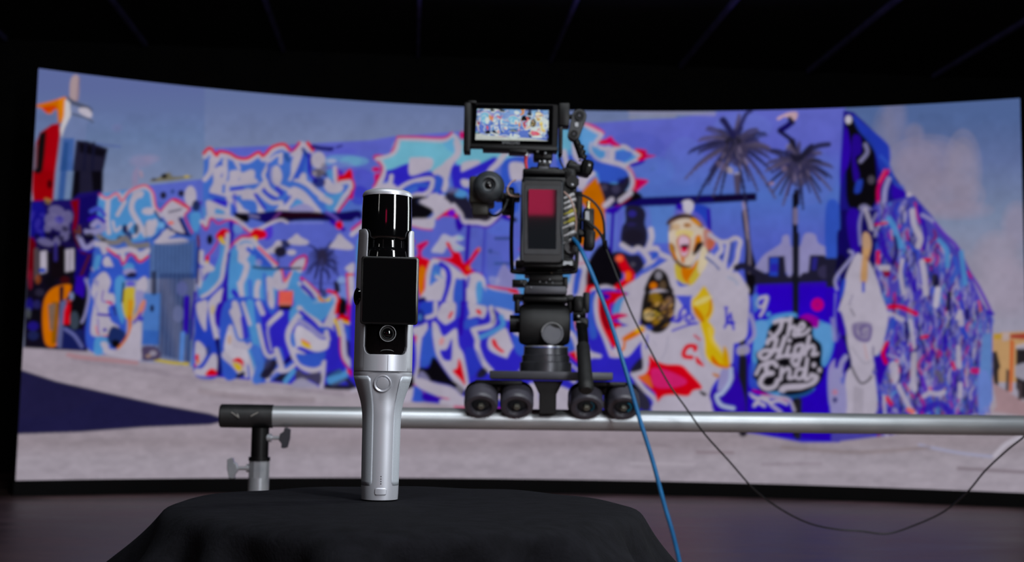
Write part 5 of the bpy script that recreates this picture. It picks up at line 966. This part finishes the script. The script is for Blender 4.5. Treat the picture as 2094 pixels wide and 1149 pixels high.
for (a_, b_) in ((950, 1088), (1160, 1296)):
    for sd in (-1, 1):
        q0, q1 = prail(a_ + 22), prail(b_ - 22); off = Vector((0, sd * .044 - sd * .006, .083))
        bm = NB(); box(bm, (q0 + q1) / 2 + off, ((q1 - q0).length, .05, .011), .002); tr = mesh('truck', bm, m_body, dolly)
        bm = NB(); box(bm, (q0 + q1) / 2 + Vector((0, sd * .018, .068)), ((q1 - q0).length * .86, .02, .02), .003); mesh('bracket', bm, m_body, tr)
bm = NB(); o = [(-.034, .03), (-.019, -.0), (-.019, -.045), (.019, -.045), (.019, -.0), (.034, .03)]; cc = at(1120, 806, YP - .05)
slab(bm, o, -.02, .02, cc, None, .002); mesh('clamp', bm, m_body, dolly)
# ------------------------------------------------------------------ tripod head
zdk = at(1120, 761, YP - .10).z
hc = Vector((at(1116, 740, YP).x, YP, zdk)); k = mpx(YP)
head = thing('fluid_head', 'black fluid tripod head bolted to the dolly deck', 'tripod head', tuple(hc))
def hz(y): return at(1116, y, YP).z
bm = NB(); lathe(bm, (hc.x, hc.y, 0), (0, 0, 1), [(zdk, 0), (zdk, 53 * k), (hz(742), 53 * k), (hz(740), 49 * k), (hz(728), 49 * k), (hz(726), 46 * k), (hz(712), 45 * k), (hz(711), 0)], 48)
bs = mesh('bowl_base', bm, mat('head_base', (58, 58, 63), .35, .5, noise=30), head)
bm = NB(); lathe(bm, (hc.x, hc.y, 0), (0, 0, 1), [(hz(711), 44 * k), (hz(711), 46 * k), (hz(708.5), 46 * k), (hz(708.5), 44 * k)], 48); mesh('silver_ring', bm, m_chrome, bs)
bm = NB(); c = Vector((at(1113, 664, YP).x, YP, hz(664)))
ring_o = []
lathe(bm, c - Vector((52 * k, 0, 0)), (1, 0, 0), [(0, 0), (0, 34 * k), (3 * k, 39 * k), (12 * k, 43 * k), (30 * k, 45 * k), (74 * k, 45 * k), (92 * k, 43 * k), (101 * k, 39 * k), (104 * k, 34 * k), (104 * k, 0)], 48)
bdh = mesh('housing', bm, m_rub, head)
bm = NB(); c2 = at(1129, 682, YP - .052); lathe(bm, (c2.x, YP - .044, c2.z), (0.12, -1, 0.1), [(0, 0), (0, 23 * k), (.008, 23 * k), (.0095, 22 * k), (.0095, 19 * k), (.008, 18 * k), (.008, 0)], 36); mesh('dial', bm, m_plate, bdh)
bm = NB(); c2 = at(1129, 682, YP - .054); tube(bm, [Vector((c2.x + 21.5 * k * math.cos(a), YP - .0555, c2.z + 21.5 * k * math.sin(a))) for a in [math.radians(d) for d in range(30, 176, 18)]], .0011, 6, 3); mesh('dial_mark', bm, mat('mark_grey', (140, 140, 140), .6), bdh)
bm = NB(); c2 = at(1050, 662, YP); cyl(bm, c2 + Vector((-8 * k, 0, 0)), c2 + Vector((14 * k, 0, 0)), 18 * k, n=28); mesh('side_knob', bm, m_body, head)
for x_ in (1052, 1160):
    bm = NB(); rbox(bm, x_, 604, x_ + 11, 640, YP - .03, YP + .03, .003); mesh('bridge', bm, m_body, head)
bm = NB(); rbox(bm, 1068, 608, 1160, 621, YP - .05, YP + .06, .004); rbox(bm, 1048, 604, 1080, 614, YP - .04, YP + .05, .003); rbox(bm, 1146, 606, 1172, 618, YP - .04, YP + .05, .003); mesh('cradle', bm, m_body, head)
bm = NB(); rbox(bm, 1070, 590, 1158, 607, YP - .07, YP + .08, .004); mesh('top_plate', bm, m_plate, head)
bm = NB(); rbox(bm, 1076, 581, 1150, 591, YP - .05, YP + .10, .003); rbox(bm, 1047, 574, 1078, 586, YP - .05, YP + .02, .002); rbox(bm, 1150, 568, 1160, 592, YP - .04, YP + .02, .002); rbox(bm, 1080, 566, 1150, 583, YP - .045, YP + .09, .003); qr = mesh('quick_release', bm, m_body, head)
for (x, y) in ((1066, 575), (1072, 582), (1117, 577), (1104, 576), (1086, 588), (1124, 571), (1130, 578)):
    bm = NB(); p = at(x, y, YP - .072 if y > 586 else YP - .052); bmesh.ops.create_icosphere(bm, subdivisions=2, radius=1.7 * k); bmesh.ops.translate(bm, verts=bm.verts, vec=p); mesh('screw', bm, m_chrome, qr)
# pan handle
bm = NB(); p0 = at(1188, 622, YP - .03); 
lathe(bm, at(1172, 640, YP - .02), (1, 0, 0), [(0, 0), (0, 17 * k), (22 * k, 17 * k), (25 * k, 15 * k), (25 * k, 0)], 28); rbox(bm, 1172, 606, 1192, 640, YP - .05, YP, .005); rbox(bm, 1192, 598, 1205, 640, YP - .02, YP + .01, .003); rbox(bm, 1178, 650, 1203, 674, YP - .06, YP - .02, .006)
br = mesh('handle_bracket', bm, m_body, head)
bm = NB(); tube(bm, [at(1190, 668, YP - .06), at(1192, 690, YP - .09), at(1193, 715, YP - .12)], .0125, 18, 5); mesh('arm', bm, m_body, head)
bm = NB(); g0, g1 = at(1192, 706, YP - .11), at(1199, 800, YP - .20); dgr = (g1 - g0); Lg = dgr.length; lathe(bm, g0, dgr, [(0, 0), (0, .0135), (.004, .0150), (Lg * .5, .0155), (Lg - .02, .0165), (Lg - .008, .0165), (Lg - .001, .012), (Lg, 0)], 28); mesh('pan_grip', bm, m_rub, head, label='long rubber pan handle grip')
bm = NB(); 
for x, y in ((1183, 658), (1190, 676), (1190, 686)): box(bm, at(x, y, YP - .065), (.010, .004, .0022), .0005)
mesh('decal', bm, mat('grey_print', (120, 120, 124), .6), br, kind='stuff')
bm = NB(); p = at(1183, 647, YP - .065); bmesh.ops.create_icosphere(bm, subdivisions=2, radius=3 * k); bmesh.ops.translate(bm, verts=bm.verts, vec=p); mesh('stud', bm, m_chrome, br)
# ------------------------------------------------------------------ cinema camera
CYF = YP - .10  # rear face plane of camera (towards us)
cb = at(1110, 562, YP)
cine = thing('cinema_camera', 'black cinema camera seen from behind on the tripod head', 'camera', (cb.x, YP, cb.z))
bm = NB(); rbox(bm, 1062, 372, 1166, 548, YP - .05, YP + .16, .008); cbody = mesh('body', bm, m_body, cine)
bm = NB(); k0 = mpx(YP - .03)
o_ = [at(x, y, YP - .03) for x, y in ((1050, 400), (1046, 470), (1047, 545), (1054, 556), (1110, 558), (1170, 556), (1178, 546), (1180, 500), (1176, 440))]
tube(bm, o_, .0048, 12, 6); mesh('cage', bm, m_body, cine); bm = NB()
o2 = [at(x, y, YP + .10) for x, y in ((1050, 400), (1046, 470), (1047, 545), (1054, 554), (1110, 556), (1170, 554), (1178, 544), (1180, 500), (1176, 440))]
tube(bm, o2, .0048, 12, 6); mesh('cage', bm, m_body, cine)
bm = NB(); rbox(bm, 1052, 538, 1176, 554, YP - .04, YP + .08, .004); rbox(bm, 1072, 552, 1150, 566, YP - .03, YP + .08, .003); mesh('base_plate', bm, m_body, cine)
bm = NB()
for (x, y, w_, h_) in ((1076, 545, 10, 3), (1090, 546, 4, 3), (1140, 546, 10, 3), (1128, 558, 3, 3)): box(bm, at(x, y, YP - .045), (w_ * k, .003, h_ * k), .0005)
mesh('fitting', bm, mat('warm_metal', (110, 100, 86), .4, .6), cine, kind='stuff')
bm = NB(); rbox(bm, 1150, 530, 1174, 545, YP - .075, YP - .04, .003); lab = mesh('connector_block', bm, m_body, cine)
bm = NB(); o = [(-.0115, -.004), (-.008, -.0055), (0, -.002), (.008, -.0055), (.0115, -.004), (.010, .005), (.002, .0035), (-.009, .005)]; slab(bm, o, -.0008, .0008, at(1161, 538, YP - .077)); mesh('sticker', bm, m_white, lab)
# side port panel with row of plugs
bm = NB(); rbox(bm, 1150, 378, 1176, 530, YP - .04, YP + .10, .006); sp_ = mesh('port_panel', bm, m_body, cine)
for i, (y, m_) in enumerate(((402, m_white), (412, m_white), (424, m_white), (434, m_yel), (442, m_white), (452, m_yel), (462, m_white), (478, m_white), (494, m_white))):
    bm = NB(); p = at(1162 + (i % 2) * 3, y, YP - .045); v = Vector((.014, 0, .006)); cyl(bm, p - v, p + v, .0054, n=12); 
    mesh('plug', bm, mat('plug_metal', (170, 170, 172), .3, .5) if m_ is m_white else m_yel, sp_)
bm = NB(); lathe(bm, at(1167, 506, YP - .05), (0, -1, 0), [(0, 0), (0, .0165), (.01, .0165), (.012, .015), (.012, .0115), (.004, .0105), (.004, 0)], 28); mesh('round_port', bm, mat('port_grey', (40, 40, 42), .4), sp_)
# lens at the far side
bm = NB(); lc = at(1112, 460, YP + .16); lathe(bm, lc, (0, 1, 0), [(0, 0), (0, .04), (.03, .045), (.14, .047), (.145, .055), (.2, .055), (.2, .045), (.19, .04), (.19, 0)], 36); mesh('lens', bm, m_body, cine)
# top handle / shoe block
bm = NB(); rbox(bm, 1098, 338, 1124, 362, YP - .03, YP + .05, .004); rbox(bm, 1084, 344, 1140, 352, YP - .02, YP + .02, .003); rbox(bm, 1090, 310, 1130, 330, YP - .02, YP + .03, .004); rbox(bm, 1104, 325, 1120, 342, YP - .015, YP + .015, .003)
lathe(bm, at(1126, 349, YP - .01), (1, 0, 0), [(0, 0), (0, 7 * k), (16 * k, 7 * k), (18 * k, 5 * k), (18 * k, 0)], 16); lathe(bm, at(1082, 349, YP - .01), (1, 0, 0), [(0, 0), (0, 6 * k), (12 * k, 6 * k), (12 * k, 0)], 16); rbox(bm, 1066, 359, 1156, 372, YP - .05, YP + .14, .005)
th = mesh('top_mount', bm, m_body, cine)
bm = NB(); rbox(bm, 1100, 341, 1122, 357, YP - .045, YP - .03, .002); mesh('mount_block', bm, m_plate, th)
for (x, y, r_) in ((1099, 309, 3.2), (1115, 313, 2.8), (1113, 331, 4), (1124, 332, 4), (1104, 330, 2)):
    bm = NB(); p = at(x, y, YP - .04); bmesh.ops.create_icosphere(bm, subdivisions=2, radius=r_ * k); bmesh.ops.translate(bm, verts=bm.verts, vec=p); mesh('screw', bm, m_chrome, th)
# battery
bt = at(1110, 540, YP - .08)
bat = thing('camera_battery', 'big black brick battery on the back of the cinema camera', 'battery', (bt.x, YP - .08, bt.z))
kb = mpx(YP - .11)
def wv(y):   # outline half width, waisted in the middle like the pack
    return (44 - 2.4 * math.exp(-((y - 468) / 34.0) ** 2)) * kb
ol = []; cyb = 452
for y in np.linspace(376, 530, 22): ol.append((wv(y), (cyb - y) * kb))
ol = [((43 - 5) * kb, (cyb - 364) * kb), ((43 - 1) * kb, (cyb - 368) * kb)] + ol + [(41 * kb, (cyb - 538) * kb), (36 * kb, (cyb - 541) * kb)]
ol = ol + [(-x, z) for x, z in ol[::-1]]
bc = at(1109, cyb, YP - .11)
bm = NB(); slab(bm, ol, -.028, .03, (bc.x, YP - .085, bc.z), None, .005); pk = mesh('case', bm, mat('battery_case', (17, 18, 20), .4, noise=60), bat, sharp=45)
bm = NB(); slab(bm, rrect(74 * kb, 144 * kb, 3 * kb), -.0295, -.027, (bc.x, YP - .085, at(1109, 450, YP - .11).z), None, .0008); fp = mesh('back_panel', bm, mat('battery_panel', (27, 28, 32), .45, noise=60), bat, sharp=45)
bm = NB(); slab(bm, rrect(58 * kb, 128 * kb, 1.5 * kb), -.0028, .0075, (bc.x, YP - .1166, at(1109, 452, YP - .11).z), Matrix.Rotation(math.radians(4.4), 3, 'X')); mesh('window', bm, mat('battery_gloss', (28, 30, 34), .035, spec=1.0), fp, sharp=45)
bm = NB(); lathe(bm, (at(1113, 412, YP - .116).x, YP - .1155, at(1113, 412, YP - .116).z), (0, -1, 0), [(0, 0), (0, .0028), (.0008, .0028), (.0008, 0)], 16); mesh('indicator', bm, m_body, fp)
for s in (-1, 1):
    bm = NB(); tube(bm, [at(1109 + s * 40.5, y, YP - .112) + Vector((0, 0, 0)) for y in (372, 400, 430)] + [at(1109 + s * 39, 462, YP - .112), at(1109 + s * 41.5, 492, YP - .112), at(1109 + s * 41.5, 532, YP - .112)], .0016, 8, 5); mesh('edge_bead', bm, mat('bead', (84, 88, 94), .3, .4), bat)
bm = NB(); rbox(bm, 1068, 541, 1150, 549, YP - .10, YP - .05, .003); mesh('mount_plate', bm, m_body, bat)
# ------------------------------------------------------------------ viewfinder
vf = at(988, 440, YP - .06)
evf = thing('electronic_viewfinder', 'black eyepiece viewfinder jutting out left of the cinema camera', 'viewfinder', tuple(vf))
bm = NB(); rbox(bm, 960, 366, 1012, 422, YP - .06, YP + .04, .006); rbox(bm, 966, 418, 1000, 444, YP - .05, YP + .02, .004); mesh('housing', bm, mat('evf_case', (40, 39, 34), .5, noise=60), evf)
ec = at(1000, 384, YP - .06); ed = Vector((-.01, -1, .0)).normalized()
bm = NB(); lathe(bm, ec, ed, [(0, 0), (0, 29 * k), (.006, 31.5 * k), (.016, 32 * k), (.028, 29 * k), (.038, 23 * k), (.043, 18 * k), (.044, 15 * k), (.040, 13 * k), (.034, 11 * k), (.030, 0)], 44); cup = mesh('eyecup', bm, mat('eyecup_rubber', (52, 56, 60), .4, noise=60), evf, label='round rubber eyecup')
bm = NB(); lathe(bm, ec + ed * .0305, ed, [(0, 10.5 * k), (.003, 8 * k), (.005, 5 * k), (.0055, 0)], 28); mesh('glass', bm, m_gloss, cup)
bm = NB(); rbox(bm, 1012, 396, 1064, 412, YP - .02, YP + .02, .004); lathe(bm, at(1034, 402, YP - .01), (1, 0, 0), [(0, 0), (0, 20 * k), (14 * k, 20 * k), (18 * k, 16 * k), (18 * k, 0)], 10); rbox(bm, 1026, 410, 1048, 440, YP - .01, YP + .02, .004); mesh('arm', bm, m_body, evf, sharp=20)
# ------------------------------------------------------------------ on-camera monitor
mt = thing('field_monitor', 'small black monitor on top of the rig showing the mural picture', 'monitor', tuple(at(1048, 312, YP - .02)))
mr = Matrix.Rotation(math.radians(0.6), 3, 'Y') @ Matrix.Rotation(math.radians(-2), 3, 'Z')
mc = at(1049, 259, YP - .03)
bm = NB(); slab(bm, rrect(186 * k, 92 * k, 5 * k), -.012, .016, mc, mr, .002); mon = mesh('casing', bm, m_body, mt, sharp=45)
bm = NB(); slab(bm, rrect(166 * k, 82 * k, 2 * k), -.0135, -.011, mc + mr @ Vector((-1 * k, 0, 2 * k)), mr); mesh('bezel', bm, m_gloss, mon, sharp=45)
bm = NB()
for (x0, y0, x1, y1) in ((949, 212, 963, 316), (1142, 214, 1164, 262), (1142, 262, 1150, 320), (985, 303, 1142, 311), (1040, 308, 1078, 316), (957, 210, 975, 216)): rbox(bm, x0, y0, x1, y1, YP - .05, YP - .005, .002)
mesh('cage', bm, m_body, mt)
nx, ny = 146, 67
uu, vv = np.meshgrid(np.linspace(0, 1, nx), np.linspace(0, 1, ny)); sx = 675 + uu.ravel() * 850; sy = 892 - vv.ravel() * 480
mcol = np.clip(sample(sx, sy) ** .88 * 1.32, 0, 1); g_ = mcol.mean(1, keepdims=True); mcol = g_ + (mcol - g_) * .72; mcol[:, 1] += .14 * mcol[:, 2]; mcol[:, 0] *= .97; mcol = np.clip(mcol, 0, 1)
A_ = [mc + mr @ Vector((x * k, -.0141, z * k)) for x, z in ((-76, -31.5), (73, -31.5), (-74, 33), (73, 33))]
Q_ = np.array([[list(A_[0] * (1 - u) * (1 - v) + A_[1] * u * (1 - v) + A_[2] * (1 - u) * v + A_[3] * u * v)] for u, v in zip(uu.ravel(), vv.ravel())]).reshape(-1, 3) - np.array(mt.location)
grid_mesh('picture', Q_, nx, ny, mcol, emis_attr('monitor_picture', 1.0), mt)['label'] = 'lit monitor picture of the mural'
bm = text_mesh('SMALLHD', .0095); R3 = mr @ Matrix.Rotation(math.radians(90), 3, 'X')
bmesh.ops.transform(bm, matrix=Matrix.Translation(mc + mr @ Vector((-3 * k, -.0138, -36.5 * k))) @ R3.to_4x4(), verts=bm.verts); mesh('lettering', bm, mat('pale_print', (118, 120, 124), .6), mt, smooth=False, label='maker name printed in pale grey under the picture')
# articulating arm with two round joints
arm = thing('articulating_arm', 'black articulating arm with two round joints right of the monitor', 'arm', tuple(at(1192, 390, YP)))
bm = NB(); a_, b_ = at(1184, 240, YP - .03), at(1173, 277, YP - .03)
u_ = (b_ - a_).normalized(); w_ = Vector((u_.z, 0, -u_.x)); o = []
link = mat('arm_link', (44, 46, 50), .45)
for c_, r_, s0 in ((a_, 15 * k, 180), (b_, 12.5 * k, 0)):
    for d in range(0, 181, 15):
        an = math.radians(d + s0); v = c_ + (w_ * math.cos(an) + u_ * math.sin(an)) * r_; o.append((v.x, v.z))
slab(bm, o, YP - .045, YP - .02, (0, 0, 0), None, .002); lk = mesh('link', bm, link, arm, sharp=45)
for c_, r_ in ((a_, 10), (b_, 8)):
    bm = NB(); lathe(bm, (c_.x, YP - .044, c_.z), (0, -1, 0), [(0, 0), (0, r_ * k), (.006, r_ * k), (.006, r_ * .5 * k), (.003, r_ * .4 * k), (.003, 0)], 24); jn = mesh('joint', bm, m_body, lk)
    bm = NB(); lathe(bm, (c_.x, YP - .047, c_.z), (0, -1, 0), [(0, 0), (0, r_ * .36 * k), (.002, r_ * .3 * k), (.002, 0)], 12); mesh('pin', bm, m_plate, lk)
bm = NB(); slab(bm, rrect(7 * k, 9 * k, 1.5 * k), -.0475, -.044, (at(1177, 258, YP).x, YP, at(1177, 258, YP - .03).z)); mesh('sticker', bm, m_white, lk)
bm = NB(); cyl(bm, at(1160, 239, YP - .03), at(1176, 239, YP - .03), .006, n=14); mesh('spigot', bm, m_body, arm)
bm = NB(); tube(bm, [at(1178, 288, YP - .03), at(1184, 304, YP - .03), at(1190, 322, YP - .03)], .0085, 14, 5)
for (x, y, r_) in ((1184, 300, 9.5), (1188, 310, 8.5), (1191, 320, 8)): lathe(bm, at(x, y + 4, YP - .03), (.25, 0, 1), [(0, 0), (0, r_ * k), (8 * k, r_ * k), (9 * k, r_ * .7 * k), (9 * k, 0)], 12)
mesh('rosette', bm, m_body, arm, sharp=20)
bm = NB(); rbox(bm, 1156, 338, 1208, 358, YP - .05, YP, .007, Matrix.Rotation(math.radians(12), 3, 'Y')); lathe(bm, at(1200, 342, YP - .05), (.2, 0, 1), [(-14 * k, 0), (-14 * k, 11 * k), (-4 * k, 14 * k), (10 * k, 13 * k), (14 * k, 10 * k), (14 * k, 0)], 9); rbox(bm, 1152, 344, 1178, 392, YP - .05, YP + .01, .007); lathe(bm, at(1170, 372, YP - .05), (0, -1, 0), [(0, 0), (0, 15 * k), (.012, 13 * k), (.012, 0)], 9); rbox(bm, 1158, 330, 1180, 350, YP - .04, YP, .006, Matrix.Rotation(math.radians(30), 3, 'Y'))
clp = mesh('clamp', bm, m_body, arm, sharp=30)
for (x, y, r_) in ((1205, 338, 3), (1169, 352, 2.4), (1170, 378, 3.4), (1186, 328, 2.6), (1152, 344, 2.4), (1175, 390, 2.6)):
    bm = NB(); p = at(x, y, YP - .062); bmesh.ops.create_icosphere(bm, subdivisions=2, radius=r_ * k); bmesh.ops.translate(bm, verts=bm.verts, vec=p); mesh('stud', bm, m_plate if r_ < 3 else m_chrome, clp)
# ------------------------------------------------------------------ wireless box right of the camera
tb = at(1204, 514, YP - .02)
txr = thing('video_transmitter', 'slim black transmitter box with a brass connector right of the camera', 'transmitter', tuple(tb))
bm = NB(); rbox(bm, 1192, 428, 1214, 478, YP - .03, YP + .02, .004); rbox(bm, 1194, 472, 1216, 512, YP - .035, YP + .02, .006, Matrix.Rotation(math.radians(3), 3, 'Y')); bx_ = mesh('case', bm, m_body, txr)
bm = NB(); rbox(bm, 1172, 470, 1196, 484, YP - .02, YP + .01, .003); rbox(bm, 1172, 392, 1190, 500, YP, YP + .04, .004); mesh('bracket', bm, m_body, txr)
bm = NB(); slab(bm, [(-4 * k, 10 * k), (3.5 * k, 10 * k), (4.5 * k, -8 * k), (0, -11 * k), (-4.5 * k, -9 * k)], -.001, .001, at(1201, 442, YP - .032)); mesh('sticker', bm, m_white, bx_)
bm = NB(); p = at(1203, 428, YP - .01); lathe(bm, p, (0, 0, 1), [(0, 0), (0, 5 * k), (4 * k, 5 * k), (4 * k, 3.6 * k), (12 * k, 3.6 * k), (13 * k, 4.6 * k), (16 * k, 4.6 * k), (16 * k, 0)], 14); mesh('connector', bm, m_gold, bx_)
# ------------------------------------------------------------------ cables
def cable(name, label, P, r, m, cat='cable', group=None):
    bm = NB(); tube(bm, P, r, 10, 10); o = mesh(name, bm, m, None, sharp=180); return tag(o, label, cat, group)
cable('blue_cable', 'bright blue cable dropping from the camera past the pipe', [at(1172, 488, YP - .06), at(1186, 507, YP - .10), at(1213, 566, YP - .13), at(1247, 655, YP - .14), at(1280, 760, YP - .15), at(1306, 850, YP - .15), at(1334, 940, YP - .15), at(1358, 1030, YP - .15), at(1378, 1100, YP - .15), at(1396, 1190, YP - .14), at(1420, 1400, YP - .10), Vector((at(1430, 1400, YP - .1).x, YP - .05, .06)), Vector((at(1440, 1400, YP).x + .1, YP + .1, .005)), Vector((at(1440, 1400, YP).x + .5, YP + .5, .005))], .0048, m_blue)
p3 = [at(1238, 505, YP - .02), at(1262, 566, YP - .05), at(1291, 640, YP - .07), at(1330, 716, YP - .08), at(1368, 785, YP - .08), at(1400, 830, YP - .08), at(1440, 886, YP - .06), at(1492, 944, YP), at(1545, 1003, YP + .05), at(1600, 1043, YP + .1), at(1655, 1070, YP + .14), at(1710, 1082, YP + .16), at(1760, 1086, YP + .16), at(1815, 1091, YP + .16), at(1870, 1074, YP + .14), at(1930, 1046, YP + .1), at(1978, 1006, YP + .04), at(2015, 962, YP - .02), at(2060, 920, YP - .1), at(2094, 893, YP - .16), at(2150, 845, YP - .2), at(2260, 760, YP - .25)]
cable('thin_cable', 'thin black cable sagging below the pipe towards the right', p3, .0021, m_cab)
cable('loop_cable', 'black cable arching from the arm over the transmitter box', [at(1166, 398, YP - .03), at(1186, 398, YP - .05), at(1208, 408, YP - .06), at(1226, 428, YP - .06), at(1234, 452, YP - .05), at(1236, 478, YP - .04), at(1236, 496, YP - .03)], .0028, m_cab)
cable('lower_cable', 'short black cable running from behind the transmitter box to the plug', [at(1180, 448, YP - .03), at(1200, 452, YP - .045), at(1218, 466, YP - .05), at(1230, 482, YP - .04), at(1235, 498, YP - .03)], .0032, m_cab)
pl = thing('cable_plug', 'slim black cable joint hanging right of the transmitter box', 'connector', tuple(at(1236, 516, YP - .02)))
bm = NB(); tube(bm, [at(1236, 492, YP - .03), at(1237, 502, YP - .025), at(1238, 508, YP - .02)], .0062, 12, 4); mesh('barrel', bm, m_body, pl)
bm = NB(); tube(bm, [at(1233, 478, YP - .035), at(1235, 487, YP - .032), at(1238, 496, YP - .03)], .0026, 10, 4); mesh('tip', bm, m_chrome, pl)
cable('pale_wire', 'pale thin wire bowed over the plugs on the right of the camera', [at(1153, 392, YP - .09), at(1166, 406, YP - .10), at(1174, 428, YP - .10), at(1178, 450, YP - .09), at(1177, 472, YP - .08)], .0020, m_wire, 'wire')
cable('pale_loop_wire', 'pale wire loop left of the battery above the viewfinder arm', [at(1054, 368, YP - .03), at(1044, 374, YP - .05), at(1038, 386, YP - .06), at(1042, 398, YP - .06), at(1056, 402, YP - .05), at(1066, 401, YP - .04)], .0019, m_wire, 'wire')
cable('finder_cable', 'black cable looping under the viewfinder', [at(998, 434, YP - .03), at(1008, 441, YP - .04), at(1020, 438, YP - .05), at(1032, 424, YP - .05), at(1038, 408, YP - .04)], .0030, m_cab)
cable('arm_cable', 'thin black cable hanging from the monitor to the clamp', [at(1142, 316, YP - .03), at(1146, 330, YP - .045), at(1152, 342, YP - .05), at(1158, 352, YP - .05)], .0019, m_cab)
rp = thing('red_plug_cable', 'short cable with a red plug below the monitor', 'cable', tuple(at(1076, 362, YP - .02)))
bm = NB(); tube(bm, [at(1076, 319, YP - .03), at(1075, 332, YP - .03), at(1077, 346, YP - .03)], .0047, 12, 5, r2=.0034); mesh('plug', bm, m_red, rp, label='red plug body')
bm = NB(); tube(bm, [at(1077, 305, YP - .03), at(1076.5, 312, YP - .03), at(1076, 320, YP - .03)], .0042, 12, 4); mesh('ferrule', bm, m_chrome, rp)
bm = NB(); tube(bm, [at(1077, 345, YP - .03), at(1076, 355, YP - .03), at(1077, 362, YP - .02)], .0026, 10, 4); mesh('lead', bm, m_cab, rp)
